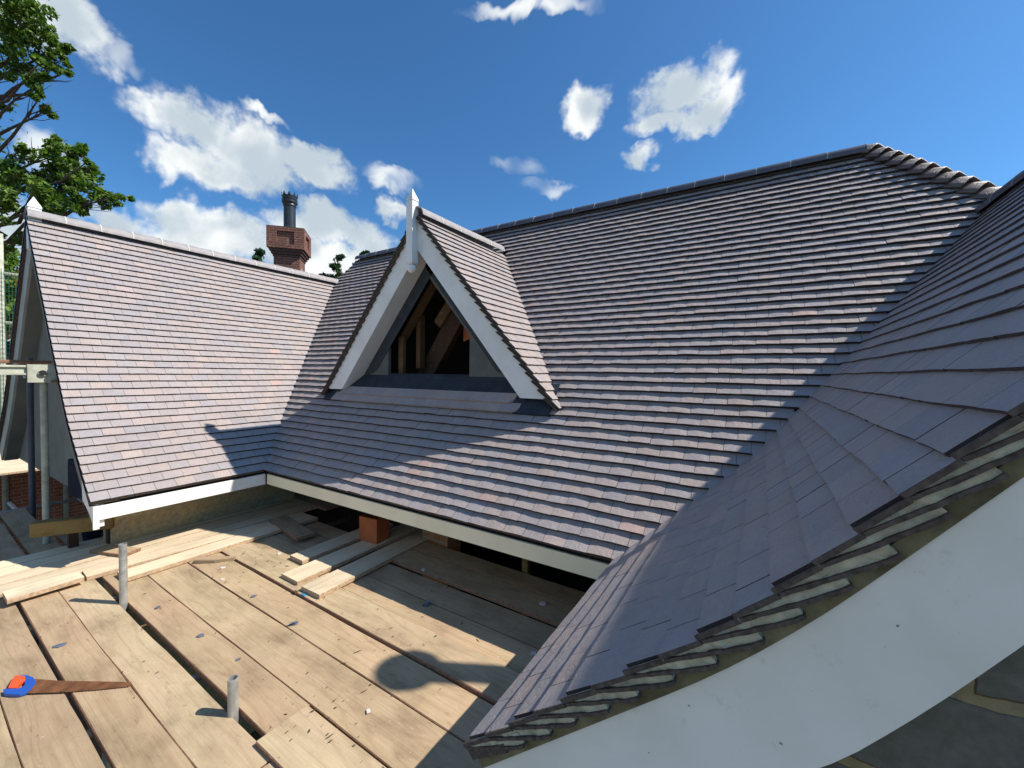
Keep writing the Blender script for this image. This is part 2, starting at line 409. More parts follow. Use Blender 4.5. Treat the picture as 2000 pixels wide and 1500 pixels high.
# rear slope and hips (not seen from the photo's side)
B = MB(); yr = yM+PM.D(zM-.07)
xl0, xr0 = xHL+.55, xH
B.add([(xl0, yr, zM-.07), (xr0, yr, zM-.07), (xr0+2.6, yr+3.2, ZE), (xl0-2.4, yr+3.2, ZE)], [(0, 1, 2, 3)], (.22, .2, .21))
B.add([(xr0, yr, zM-.07), (xR+PR.D(zR), yM+PM.D(zR), zR-.03), (xR+PR.D(zR)+1.6, yM+PM.D(zR)-.4, ZE), (xr0+2.6, yr+3.2, ZE)], [(0, 1, 2, 3)], (.22, .2, .21))
B.add([(xl0, yr, zM-.07), (xL-PL.D(zL), yM+PM.D(zL), zL-.03), (xl0-2.4, yr-.4, ZE), (xl0-2.4, yr+3.2, ZE)], [(0, 3, 2, 1)], (.22, .2, .21))
B.build('rear_slope', M['tile'], main_roof)
B2 = MB(); B2.add([(x, y-(.06 if i < 0 else .05), z-.09) for i, (x, y, z) in enumerate(B.v[:4])], [(0, 1, 2, 3)]); B2.build('roof_underlay', M['felt'], main_roof)

# ---- left wing
PLf = lambda u, d, z: (xL-d, u, z)
def rL(z): return [(yGL, yM+PM.D(z)+.035)]
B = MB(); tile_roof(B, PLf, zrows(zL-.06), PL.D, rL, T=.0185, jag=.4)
wing = B.build('wing_roof', M['tile'], house, loc=(xL, yGL, O+ZE)); tag(wing, 'sunlit roof slope of the left wing in pale pinkish grey clay tiles')
B = MB(); strip_sheet(B, PLf, zrows(zL-.06), PL.D, rL, OU); B.build('roof_underlay', M['felt'], wing)
B = MB(); under(B, PLf, PL.D, yGL, yM+.02); B.build('eaves_course', M['tile_edge'], wing)
xrl = xL-PL.D(zL-.06)
PLb = lambda u, d, z: (2*xrl-xL+d, u, z)
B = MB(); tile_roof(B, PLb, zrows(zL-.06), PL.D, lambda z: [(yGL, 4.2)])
B.build('rear_slope', M['tile'], wing)
# ---- right wing
PRf = lambda u, d, z: (xR+d, u, z)
def rR(z): return [(yGR, yM+PM.D(z)+.03)]
TR = .0105
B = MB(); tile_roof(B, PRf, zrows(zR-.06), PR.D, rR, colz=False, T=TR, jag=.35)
rwing = B.build('wing_roof', M['tile'], house, loc=(xR, yGR, O+ZE)); tag(rwing, 'shaded roof slope of the near right wing with a curved verge')
B = MB(); strip_sheet(B, PRf, zrows(zR-.06), PR.D, lambda z: [(yGR+.05, yM+PM.D(z)+.01)], OU); B.build('roof_underlay', M['felt'], rwing)
B = MB(); under(B, PRf, PR.D, yGR, yM+.02); B.build('eaves_course', M['tile_edge'], rwing)
xrr = xR+PR.D(zR-.06)
B = MB(); B.add([(xrr, yGR, zR-.06), (xrr, yM+PM.D(zR), zR-.06), (2*xrr-xR, yM+PM.D(zR), ZE), (2*xrr-xR, yGR, ZE)], [(0, 1, 2, 3)], (.22, .2, .21))
B.build('rear_slope', M['tile'], rwing)

# ---- verge of the near right wing: each course's bedding wedge and undercloak tile
Bw, Bs = MB(), MB()
zs = zrows(zR-.06)
for k in range(len(zs)-1):
    z0, z1 = zs[k], zs[k+1]; d0, d1 = PR.D(z0), PR.D(z1)
    gl = math.hypot(d1-d0, z1-z0); td, tz = (d1-d0)/gl, (z1-z0)/gl; nd, nz = -tz, td
    def Q(r, o, y): return (xR+d0+td*r+nd*o, y, z0+tz*r+nz*o)
    j = lambda s=.0015: random.uniform(-s, s)
    Lw = random.uniform(.215, .238); dr = random.uniform(.027, .033)
    T = TR; o_b = lambda r: O0-T-T*(r/gl)*1.05
    yf = yGR+.004+.0012*(k % 3); yb = yGR+.09
    n = 11
    # wedge of mortar
    fr = []
    for i in range(n+1):
        r = .006+(Lw-.006)*i/n; th = .0015+dr*min(1, (i/n)*1.12)
        fr.append((r, o_b(r)+.0005, o_b(r)-th+j(.0006)))
    vs = []
    for r, a, b in fr:
        vs += [Q(r, a, yf+j(.003)), Q(r, b, yf+j(.003)), Q(r, a, yb), Q(r, b, yb)]
    fs = []
    for i in range(n):
        q = 4*i; fs += [(q, q+1, q+5, q+4), (q+1, q+3, q+7, q+5), (q, q+4, q+6, q+2)]
    fs += [(4*n, 4*n+1, 4*n+3, 4*n+2)]
    Bw.add(vs, fs)
    # undercloak slab following the wedge's underside
    vs = []; ye = yGR-.002-.001*(k % 2)
    for i, (r, a, b) in enumerate(fr):
        th = .0085*(1 if i < n else .75); r2 = r + (.001 if i == n else 0)
        vs += [Q(r2, b+.0004, ye), Q(r2, b-th+j(.0008), ye+j(.001)), Q(r2, b+.0004, yb), Q(r2, b-th, yb)]
    fs = []
    for i in range(n):
        q = 4*i; fs += [(q, q+1, q+5, q+4), (q+1, q+3, q+7, q+5), (q, q+4, q+6, q+2)]
    fs += [(0, 2, 3, 1), (4*n, 4*n+1, 4*n+3, 4*n+2)]
    Bs.add(vs, fs)
    # rough outer edge of the tile itself (darker body clay)
    vs = []
    for i in range(5):
        r = (gl+.004)*i/4
        vs += [Q(r, O0-T*r/gl*1.08+.0004, yGR-.0035+j(.001)), Q(r, O0-T-T*r/gl*1.08, yGR-.0035+j(.001)), Q(r, O0-T*r/gl*1.08+.0004, yGR+.004), Q(r, O0-T-T*r/gl*1.08, yGR+.004)]
    fs = []
    for i in range(4):
        q = 4*i; fs += [(q, q+1, q+5, q+4), (q+1, q+3, q+7, q+5), (q, q+4, q+6, q+2)]
    fs += [(0, 2, 3, 1)]
    Bs.add(vs, fs)
Bw.build('verge_mortar', M['verge_mortar'], rwing); Bs.build('verge_tiles', M['tile_edge'], rwing)
T = .024
# the same verges elsewhere, simpler: tile edges closed by a thin bedding strip
def offs_path(Dp, ztop, off, z_from=ZE, step=.06, start=0):
    pts = []; z = z_from; dr_ = Dp(ztop)
    while z < ztop+step:
        zz = min(z, ztop); d0, d1 = Dp(zz), Dp(zz+.02); gl = math.hypot(d1-d0, .02); td, tz = (d1-d0)/gl, .02/gl
        px_, pz_ = d0-tz*off, zz+td*off
        if px_ > dr_:
            pts.append((dr_, pz_-(px_-dr_)*tz/td)); break
        pts.append((px_, pz_))
        z += step
        if zz == ztop: break
    return pts
def band(B, P, D, ztop, o1, o2, ya, yb, mi=0, ext=0):
    a = offs_path(D, ztop, o1); b = offs_path(D, ztop, o2)
    while len(b) < len(a): b.append(b[-1])
    while len(a) < len(b): a.append(a[-1])
    for i in range(len(a)-1):
        lo = [P(ya, *a[i]), P(ya, *a[i+1]), P(ya, *b[i+1]), P(ya, *b[i])]
        hi = [P(yb, *a[i]), P(yb, *a[i+1]), P(yb, *b[i+1]), P(yb, *b[i])]
        B.add(lo+hi, [(0,1,2,3),(7,6,5,4),(0,4,5,1),(2,6,7,3)]+([(0,3,7,4)] if i == 0 else [])+([(1,5,6,2)] if i == len(a)-2 else []), None, mi)
B = MB(); band(B, PRf, PR.D, zR-.06, OU+.012, -.092, yGR+.022, yGR+.10); B.build('verge_bedding', M['bedding'], rwing)
# barge board of the right wing, its foot cut upright and running down out of the picture
B = MB()
top = offs_path(PR.D, zR-.06, -.091); bot = offs_path(PR.D, zR-.06, -.322)
bot2 = offs_path(PR.D, zR-.06, -.275); top = [p for p in top if p[0] > .055]; top = [(.055, top[0][1]-.004)]+top
bot = [(.055, -1.86)]+[(p[0], p[1]) for p in bot if p[0] > .50 and p[1] > -1.3]
def interp(path, d):
    for (a, za), (b, zb) in zip(path[:-1], path[1:]):
        if a <= d <= b: return za+(zb-za)*(d-a)/(b-a)
    return path[-1][1]
cols = sorted({round(.055+i*.04, 3) for i in range(60)}); dmax = top[-1][0]
cols = [c for c in cols if c < dmax]+[dmax]
ya, yb = yGR+.030, yGR+.052
vs = []
for c in cols:
    kk = max(0, min(1, (c-.95)/.3)); zt, zb = interp(top, c), interp(bot, c)*(1-kk)+interp(bot2, c)*kk; ch = .005
    vs += [(xR+c, ya+ch, zt), (xR+c, ya, zt-ch), (xR+c, ya, zb+ch), (xR+c, ya+ch, zb), (xR+c, yb, zb), (xR+c, yb, zt)]
fs = []
for i in range(len(cols)-1):
    q = 6*i
    for k in range(6): fs.append((q+k, q+(k+1) % 6, q+6+(k+1) % 6, q+6+k))
fs += [tuple(range(6))[::-1], tuple(range(6*len(cols)-6, 6*len(cols)))]
B.add(vs, fs)
bb = B.build('bargeboard', M['grey_white'], rwing); tag(bb, 'wide curved white bargeboard in shade under the near verge')
# a pencil mark and a smear left on the bargeboard
# ridge tiles: half-round, one mesh copied along each ridge
def ridge_tile_mesh(matl, r=.115, ln=.325, jw=.014, jm=None):
    B = MB(); n = 14
    for (y0, y1, rr, mi) in ((0, ln-jw, r, 0), (ln-jw, ln, r*1.03, 1)):
        vs = []
        for y in (y0, y1):
            for i in range(n+1):
                a = pi*(i/n)*1.0; sag = (-.012 if i in (0, n) else 0)
                vs.append((rr*cos(a), y, rr*sin(a)*.86+sag))
            for i in range(n+1):
                a = pi*(i/n); vs.append(((rr-.016)*cos(a), y, (rr-.016)*sin(a)*.86-.0))
        m = n+1
        fs = [(i, i+1, 2*m+i+1, 2*m+i) for i in range(n)]+[(m+i+1, m+i, 3*m+i, 3*m+i+1) for i in range(n)]
        fs += [(i+1, i, m+i, m+i+1) for i in range(n)]+[(2*m+i, 2*m+i+1, 3*m+i+1, 3*m+i) for i in range(n)]
        fs += [(0, 2*m, 3*m, m), (n, m+n, 3*m+n, 2*m+n)]
        B.add(vs, fs, None, mi)
    me = bpy.data.meshes.new('ridge_tile'); me.from_pydata(B.v, [], B.f); me.materials.append(matl); me.materials.append(jm or M['mortar'])
    me.polygons.foreach_set('material_index', B.m); me.polygons.foreach_set('use_smooth', [True]*len(me.polygons)); me.update()
    me.set_sharp_from_angle(angle=R(40))
    return me
def run_ridge(me, p0, p1, parent, drop=.122, ln=.325):
    p0, p1 = Vector(p0), Vector(p1); d = p1-p0; n = max(1, round(d.length/ln)); q = d.to_track_quat('Y', 'Z')
    for i in range(n):
        o = bpy.data.objects.new('ridge_tile', me); C.objects.link(o)
        p = p0+d*(i/n); loc = (p.x, p.y, p.z+O-drop+random.uniform(-.003, .003))
        place(o, loc, parent); o.rotation_mode = 'QUATERNION'; o.rotation_quaternion = q
        o.scale = (1, d.length/n/ln, 1)
me_d = ridge_tile_mesh(M['tile_dark'], jw=.010, jm=plain('grey_joint', (.30, .30, .30), .9)); me_p = ridge_tile_mesh(M['ridge_pale'])
run_ridge(me_p, (xrl, yGL+.0, zL), (xrl, yM+PM.D(zL)-.05, zL), wing)
run_ridge(me_d, (xHL+.50, yr, zM), (xH, yr, zM), main_roof)
run_ridge(me_d, (xrr, yGR-.01, zR-.04), (xrr, yM+PM.D(zR)-.02, zR-.03), rwing)
# mortar end of the main ridge + bonnet tiles down the right hip
pA, pB = Vector((xH, yr, zM-.05)), Vector((xR+PR.D(zR), yM+PM.D(zR), zR-.02))
nb = 11; dh = (pB-pA); bon = MB()
prof = []
for i in range(nb+2):
    t = (i-.3)/nb; p = pA+dh*t-Vector((0, 0, .035)); q = p+dh.normalized()*.20
    ax = dh.normalized(); left = Vector((-.75, -.55, -.42)).normalized(); side = Vector((.80, .10, -.62)).normalized()
    up = Vector((0, 0, 1)); vs = []
    for e, (c, lift, rr) in enumerate(((q, .088, .98), (p, .004, .78))):
        for m_ in range(9):
            f = m_/8; a = -1+2*f
            pt = c + (left*max(0, -a)+side*max(0, a))*.125*rr + up*(lift + .04*(1-a*a))
            vs.append(pt); 
    m = 9; vs2 = [v-Vector((0, 0, .016)) for v in vs]
    fs = [(k, k+1, m+k+1, m+k) for k in range(m-1)]+[(2*m+k+1, 2*m+k, 3*m+k, 3*m+k+1) for k in range(m-1)]+[(k+1, k, 2*m+k, 2*m+k+1) for k in range(m-1)]
    fs += [(0, m, 3*m, 2*m), (m-1, 3*m-1, 4*m-1, 2*m-1)]
    b_ = MB(); cc = random.choice(PAL); b_.add([tuple(v) for v in vs+vs2], fs, (cc[0]*.36, cc[1]*.31, cc[2]*.29))
    b_.build('bonnet_tile', M['tile'], main_roof, smooth=True)

# ---- fascias, soffits and gutter-less eaves
def fasc(B, x0, x1, y0, y1, z0, z1): B.box(x0, x1, y0, y1, z0, z1)
B = MB(); B.box(xL+.0, xR+.05, yM+.035, yM+.057, -1.385, -1.262); f = B.build('fascia', M['cream'], house, bev=.003); tag(f, 'long cream fascia board under the main eaves')
B = MB(); B.box(xL-.052, xL-.030, yGL+.06, yM+.035, -1.392, -1.262); f = B.build('fascia', M['white'], house, bev=.003); tag(f, 'short white sunlit fascia under the left wing eaves')
B = MB(); B.box(xR+.035, xR+.055, yGR+.06, yM+.03, -1.39, -1.262); f = B.build('fascia', M['cream'], house); tag(f, 'fascia under the right wing eaves')
B = MB(); B.box(xL-.9, xR+.05, yM+.057, yM+.80, -1.372, -1.355); B.box(xL-.95, xL-.054, yGL+.1, yM+.055, -1.372, -1.355); B.build('soffit', M['panel'], house)

# ---- left gable end
def gable_poly(D, xe, sgn, ztop, inset, zb):
    pts = [(d, z) for d, z in offs_path(D, ztop, -inset)]
    ridge = D(ztop)
    a = [(xe+sgn*d, z) for d, z in pts if d < ridge]
    xr_ = xe+sgn*ridge
    b = [(2*xr_-x, z) for x, z in a][::-1]
    return [(a[0][0], zb)]+a+b+[(b[-1][0], zb)]
B = MB(); poly = gable_poly(PL.D, xL-.25, -1, zL-.12, .05, -1.40)
B.prism(poly, 'y', yGL+.20, yGL+.32); w = B.build('wall', M['render'], house); tag(w, 'grey rendered gable wall of the left wing in shade')
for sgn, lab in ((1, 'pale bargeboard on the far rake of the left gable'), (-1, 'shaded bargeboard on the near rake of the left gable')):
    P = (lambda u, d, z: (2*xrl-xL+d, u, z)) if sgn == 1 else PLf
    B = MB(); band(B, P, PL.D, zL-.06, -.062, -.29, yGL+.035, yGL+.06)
    b_ = B.build('bargeboard', M['gable_board' if sgn == 1 else 'render'], wing); tag(b_, lab)  # near board takes the darker render colour to stand for its shade
    B = MB(); band(B, P, PL.D, zL-.06, -.03, -.061, yGL+.01, yGL+.2); B.build('verge_bedding', M['tile_edge'], wing)
    B = MB(); band(B, P, PL.D, zL-.06, -.292, -.302, yGL+.06, yGL+.2); B.build('soffit', M['render'], wing)
B = MB(); B.box(xL-.06, xL-.03, yGL+.02, yGL+.06, -1.47, -1.26); B.prism([(xL-.062, -1.46), (xL-.062, -1.25), (xL-.10, -1.20), (xL-.42, -.98), (xL-.40, -1.26), (xL-.16, -1.36)], 'y', yGL+.028, yGL+.10)
B.build('bargeboard_foot', M['white'], wing)
def finial(x, y, z0, z1, s, parent, ball=True):
    B = MB(); h = s/2
    B.box(x-h, x+h, y-h, y+h, z0, z1-.115)
    B.box(x-h*.9, x+h*.9, y-h*.9, y+h*.9, z1-.115, z1-.107)
    B.box(x-h*1.06, x+h*1.06, y-h*1.06, y+h*1.06, z1-.107, z1-.085)
    k = h*1.06
    B.add([(x-k, y-k, z1-.085), (x+k, y-k, z1-.085), (x+k, y+k, z1-.085), (x-k, y+k, z1-.085), (x, y, z1+.04)], [(0,1,4),(1,2,4),(2,3,4),(3,0,4)])
    B.box(x-h*.8, x+h*.8, y-h*.8, y+h*.8, z0-.012, z0)
    f = B.build('finial', M['white'], parent, bev=0.002)
    if ball:
        B = MB(); r = .052
        B.lathe([(0.0001, -r)]+[(r*cos(a), r*sin(a)) for a in [R(t) for t in range(-75, 76, 15)]]+[(.0001, r)], 20, (x, y, z0-.012-r*.92))
        B.build('ball', M['white'], f, smooth=True)
    return f
finial(xrl, yGL+.065, 1.42, zL+.10, .11, wing, False)
# ---- dormer
dorm = empty('dormer', (dx, dyF, O+dzT), None, None, None, house); tag(dorm, 'steep tiled dormer with white bargeboards and an unglazed opening')
Ddo = lambda z: (z-dzT)/dtan
def yMz(z): return yM+PM.D(z)
nrow = 26; zsd = [dzT+(dzA-.06-dzT)*i/nrow for i in range(nrow+1)]
def rD(z): return [(dyF, max(dyF+.02, yMz(z)+.03))]
PD1 = lambda u, d, z: (dx+dw-d, u, z); PD2 = lambda u, d, z: (dx-dw+d, u, z)
for P, lab in ((PD1, 'sunlit right slope of the dormer in pale clay tiles'), (PD2, 'left slope of the dormer')):
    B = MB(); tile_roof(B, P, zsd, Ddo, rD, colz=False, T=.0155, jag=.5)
    s_ = B.build('dormer_slope', M['tile'], dorm); tag(s_, lab)
    B = MB(); strip_sheet(B, P, zsd, Ddo, lambda z: [(dyF+.03, max(dyF+.04, yMz(z)+.2))], OU); B.build('roof_underlay', M['felt'], s_)
    # bedded verge edges: a double row of tile edges
    B = MB(); Bm = MB()
    for k in range(nrow):
        z0, z1 = zsd[k], zsd[k+1]; d0, d1 = Ddo(z0), Ddo(z1); gl = math.hypot(d1-d0, z1-z0); td, tz = (d1-d0)/gl, (z1-z0)/gl; nd, nz = -tz, td
        Q = lambda r, o, y: P(y, d0+td*r+nd*o, z0+tz*r+nz*o)
        for (r0, r1, oa, ob, th, y0) in ((0, gl, O0, O0-T*1.05, .012, dyF-.003), (.01, .17, O0-T-.004, O0-T*2.2-.014, .012, dyF-.001-.001*(k % 2))):
            lo = [Q(r0, oa, y0), Q(r1, ob, y0), Q(r1, ob-th, y0), Q(r0, oa-th, y0)]
            hi = [Q(r0, oa, y0+.08), Q(r1, ob, y0+.08), Q(r1, ob-th, y0+.08), Q(r0, oa-th, y0+.08)]
            B.hexa(lo, hi)
    B.build('verge_tiles', M['tile_edge'], s_)
    lo = [(dzT-.015), (dzA-.06)]
    q = [P(dyF+.012, Ddo(z)+.0*0, z) for z in lo]
    nd, nz = -sin(dang), cos(dang)
    def pt(y, z, o): return P(y, Ddo(z)+nd*o, z+nz*o)
    Bm.hexa([pt(dyF+.012, dzT+.02, -.03), pt(dyF+.012, dzA-.06, -.03), pt(dyF+.012, dzA-.06, -.06), pt(dyF+.012, dzT+.02, -.06)],
            [pt(dyF+.1, dzT+.02, -.03), pt(dyF+.1, dzA-.06, -.03), pt(dyF+.1, dzA-.06, -.06), pt(dyF+.1, dzT+.02, -.06)])
    Bm.build('verge_bedding', M['tile_edge'], s_)
run_ridge(me_p, (dx, dyF-.005, dzA+.065), (dx, yMz(dzA+.065)-.22, dzA+.085), dorm)
# barge boards: outer edge follows the tiles, foot cut level at z = -.262
def barge(sgn, o1, o2, y0, y1, zb, name, matl, zcap=None):
    B = MB()
    def X(off, z):   # x on the line parallel to the slope at perpendicular offset off
        return dx+sgn*((dzA-z)/dtan + off/sin(dang))
    def Zc(off): return dzA + off/cos(dang)
    pts = [(X(o1, zb), zb), (dx, Zc(o1)), (dx, Zc(o2)), (X(o2, zb), zb)]
    B.prism(pts, 'y', y0, y1)
    return B, pts
for sgn, lab in ((-1, 'left white bargeboard of the dormer'), (1, 'right white bargeboard of the dormer')):
    B, pts = barge(sgn, -.03, -.285, dyF+.030, dyF+.055, -.24, 'bargeboard', M['white'])
    b_ = B.build('bargeboard', M['grey_white' if 0 else 'white'], dorm); tag(b_, lab)
    B, pts = barge(sgn, -.270, -.286, dyF+.056, yWall, -.24, 'soffit', M['white']); B.build('soffit', M['white'], b_)
finial(-3.42, 3.335, 1.235, 2.04, .095, dorm)
# gable panel with its opening
zi = dzA-.20/cos(dang)   # top of the panel
hw = (dzA-.06-(-.16))/dtan-.28
op = [(-4.11, -.06), (-2.79, -.055), (-2.79, .417), (-3.486, 1.22), (-4.11, .468)]
out = [(dx-1.55, -.20), (dx+1.55, -.20), (dx+1.55, -.02), (dx, 1.60), (dx-1.55, -.02)]
out = [(dx-(dzA+.2)/dtan+.12, -.20), (dx+(dzA+.2)/dtan-.12, -.20), (dx+.0001, dzA-.16), ]
# ring polygon between outer triangle and the opening
B = MB()
oT = (dx, dzA-.12); oL = (dx-(dzA-.12+.22)/dtan, -.22); oR = (dx+(dzA-.12+.22)/dtan, -.22)
quads = [[oL, oR, op[1], op[0]], [oR, op[2], op[1]], [oR, oT, op[3], op[2]], [oT, oL, op[4], op[3]], [oL, op[0], op[4]]]
for q in quads:
    n = len(q); B.add([(x, yWall, z) for x, z in q]+[(x, yWall+.045, z) for x, z in q], [list(range(n)), list(range(n, 2*n))[::-1]])
for i in range(5):
    a, b = op[i], op[(i+1) % 5]; B.add([(a[0], yWall, a[1]), (b[0], yWall, b[1]), (b[0], yWall+.045, b[1]), (a[0], yWall+.045, a[1])], [(0, 1, 2, 3)])
gw = B.build('gable_panel', M['panel'], dorm); tag(gw, 'dark grey gable panel with a five-sided hole for a window')
# dark membrane strips lining the rakes of the panel, a sill strip
B = MB()
for sgn in (-1, 1):
    a = lambda off, z: (dx+sgn*((dzA-z)/dtan+off/sin(dang)), z)
    pz = [a(-.29, -.1), a(-.29, 1.36), a(-.44, 1.30), a(-.44, .02)]
    B.prism(pz, 'y', yWall-.009, yWall-.003)
B.build('membrane_strip', M['panel_dark'], gw)
B = MB(); B.box(-4.30, -2.10, yWall-.02, yWall-.003, -.135, -.066); B.build('sill_board', M['panel'], gw)
# opening reveals: timber frame just behind the panel
def bar3(B, a, b, w, t, mi=0):
    a, b = Vector(a), Vector(b); d = (b-a).normalized(); s_ = d.cross(Vector((0, 1, 0))).normalized()*w/2; y = Vector((0, t, 0))
    B.hexa([a-s_, b-s_, b+s_, a+s_], [a-s_+y, b-s_+y, b+s_+y, a+s_+y])
for a, b, w, t, mm, nm in [((-4.10, 3.74, .38), (-3.42, 3.74, 1.22), .05, .10, 'timber', 'rafter'), ((-4.03, 3.72, -.1), (-4.03, 3.72, .46), .085, .05, 'timber', 'stud'),
                       ((-3.86, 3.86, .05), (-3.86, 3.86, .75), .07, .09, 'timber', 'stud'), ((-3.95, 4.0, -.15), (-3.18, 4.0, .95), .24, .10, 'old_beam', 'brace'),
                       ((-3.62, 3.95, .62), (-3.20, 3.95, 1.12), .13, .05, 'timber', 'rafter')]:
    a = (a[0]+.02, a[1], a[2]); b = (b[0]+.02, b[1], b[2])
    B = MB(); bar3(B, a, b, w, t); B.build(nm, M[mm], dorm)
B = MB(); B.prism([(-3.28, .98), (-2.82, .53), (-3.28, .40)], 'y', 4.1, 4.12); B.build('brown_sheet', M['terracotta'], dorm)
# lead apron under the wall, lead patches beside the feet
def slab_on_M(B, x0, x1, za, zb, o1, o2, seg=1):
    da, db = PM.D(za), PM.D(zb); gl = math.hypot(db-da, zb-za); td, tz = (db-da)/gl, (zb-za)/gl; nd, nz = -tz, td
    def q(x, d, z, o): return (x, yM+d+nd*o, z+nz*o)
    B.hexa([q(x0, da, za, o1), q(x1, da, za, o1), q(x1, db, zb, o1), q(x0, db, zb, o1)], [q(x0, da, za, o2), q(x1, da, za, o2), q(x1, db, zb, o2), q(x0, db, zb, o2)])
B = MB(); slab_on_M(B, dx-1.42, dx+1.42, -.30, -.03, -.03, .014); slab_on_M(B, -2.06, -1.66, -.385, -.10, -.03, .006); slab_on_M(B, dx-1.72, dx-1.35, -.385, -.10, -.03, .006)
B.box(dx-1.42, dx+1.42, yWall-.02, yWall-.006, -.20, -.138)
B.build('lead_apron', M['lead'], dorm)
# the two short courses over the apron, ends rounded off
B = MB()
for k, (za, zb, x0, x1) in enumerate(((-.385, -.30, -4.90, -1.99), (-.31, -.235, -4.80, -2.07))):
    x = x0
    while x < x1-.02:
        xe = min(x+.168, x1); last = xe >= x1-.001; da, db = PM.D(za), PM.D(zb+.02); gl = math.hypot(db-da, zb+.02-za); td, tz = (db-da)/gl, (zb+.02-za)/gl; nd, nz = -tz, td
        o = .022+.012*k
        def q(x_, r, oo): return (x_, yM+da+td*r+nd*oo, za+tz*r+nz*oo)
        cut = .055 if last else 0
        poly = [(x+.001, 0), (xe-.001-cut, 0), (xe-.001-cut*.35, .018 if last else 0.0001), (xe-.001, .06), (xe-.001, gl)]+[(x+.001, gl)]
        n = len(poly); tp = [q(a, b, o-.10*b) for a, b in poly]; bt = [q(a, b, o-T-.10*b) for a, b in poly]
        B.add(tp+bt, [list(range(n)), list(range(n, 2*n))[::-1]]+[(i, n+i, n+(i+1) % n, (i+1) % n) for i in range(n)], tcol(-1))
        x += .168
B.build('apron_tiles', M['tile'], dorm)

# ---- walls below the eaves
def wall(B, *a): B.box(*a)
B = MB(); B.box(-6.0, -5.72, 1.36, 3.3, -4.8765, -1.375); w = B.build('wall', M['block_tan'], house); tag(w, 'tan block wall under the left wing eaves')
B = MB(); B.box(-6.35, -6.003, 1.40, 1.70, -4.8765, -1.375); w = B.build('wall', M['render'], house, bev=.004)
B = MB(); B.box(-3.14, -2.78, 3.24, 3.46, -4.8765, -1.36); w = B.build('brick_pier', M['brick_pier'], house, bev=.003); tag(w, 'orange brick pier under the main eaves')
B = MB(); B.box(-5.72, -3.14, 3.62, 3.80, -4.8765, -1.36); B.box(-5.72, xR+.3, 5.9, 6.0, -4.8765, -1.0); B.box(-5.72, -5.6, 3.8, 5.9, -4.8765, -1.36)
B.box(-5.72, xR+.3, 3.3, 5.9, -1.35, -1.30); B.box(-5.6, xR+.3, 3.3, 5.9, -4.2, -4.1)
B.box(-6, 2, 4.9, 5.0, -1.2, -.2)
w = B.build('room_shell', M['shade_black'], house); tag(w, 'dark unlit room seen through the gap under the main eaves')
B = MB(); B.box(-1.86, -1.80, 3.22, 3.27, -2.9, -1.36); w = B.build('timber_post', M['beam'], house); tag(w, 'slim yellow timber post in the dark opening')
B = MB(); B.box(xR+.32, xR+.6, yGR+.11, 6, -4.8765, -1.30); B.box(xR+.6, 3.9, 5.6, 6.0, -4.8765, -1.3); B.build('wall', M['block_grey'], house)
B = MB(); poly = gable_poly(PR.D, xR+.02, 1, zR-.12, .06, -4.8765); poly[0] = (xR+.30, -4.8765); poly[1] = (xR+.30, -1.05)
poly = [p for i, p in enumerate(poly) if i < 2 or p[0] > xR+.31]
poly[-1] = (poly[-2][0], -4.8765)
B.prism(poly, 'y', yGR+.075, yGR+.20); w = B.build('wall', M['block_grey'], house); tag(w, 'dark grey concrete block wall behind the near bargeboard')
B = MB(); B.box(xrl-2.2, xL-.95, 3.4, 7.5, -4.8765, -1.45); B.build('wall', M['shade_black'], house)  # wall coloured near-black for the shade under the gable
B = MB(); B.box(-9.0, 3.2, 6.2, 8.0, -4.8765, -1.3); B.build('wall', M['brick_red'], house)

# timber sill beam under the left gable with its props, the dark box on the wall, the bucket
bm_ = Matrix.Translation((-5.90, 1.14, 0)) @ Matrix.Rotation(1.02, 4, 'Z')
t = MB(); t.box(-.31, .30, -.06, .06, -1.665, -1.52, mtx=bm_)
o = t.build('timber_beam', M['beam'], None, loc=(-5.9, 1.14, O-1.665), bev=.012); tag(o, 'thick yellow-brown timber beam lying under the foot of the left gable', 'beam')
for x_, lab in ((-6.00, 'short dark prop under the middle of the yellow timber beam'), (-5.80, 'short dark prop under the eaves end of the yellow timber beam')):
    t = MB(); t.box(x_-.035, x_+.035, 1.10+(x_+6)*1.2, 1.17+(x_+6)*1.2, -1.8765, -1.668); tag(t.build('timber_prop', M['old_beam'], None, loc=(x_, yGL+.05, O-1.8765)), lab, 'prop')
e = empty('wall_box', (-6.3, yGL+.1, O-1.5), 'dark blue box fixed low on the shaded left gable wall', 'box')
t = MB(); t.box(-6.66, -5.98, yGL+.150, yGL+.198, -1.43, -1.03); t.build('casing', M['darkbox'], e, bev=.01)
t = MB(); t.box(-6.62, -6.02, yGL+.142, yGL+.150, -1.39, -1.07); t.build('lid', M['darkbox'], e, bev=.004)
e = empty('bucket', (-6.22, 1.32, O-1.8765), 'small dark bucket on the boards under the left gable beam', 'bucket')
t = MB(); t.lathe([(0.001, .004), (.07, .004), (.085, .14), (.09, .145), (.09, .155), (.079, .155), (.066, .012), (.001, .012)], 20, (-6.22, 1.32, -1.8765)); t.build('pail', M['darkbox'], e, smooth=False)
t = MB(); t.tube([(-6.22+.088*cos(a), 1.32+.02, -1.735+.05*sin(a)) for a in [pi*i/10 for i in range(11)]], .003, 6); t.build('handle', M['galv'], e)

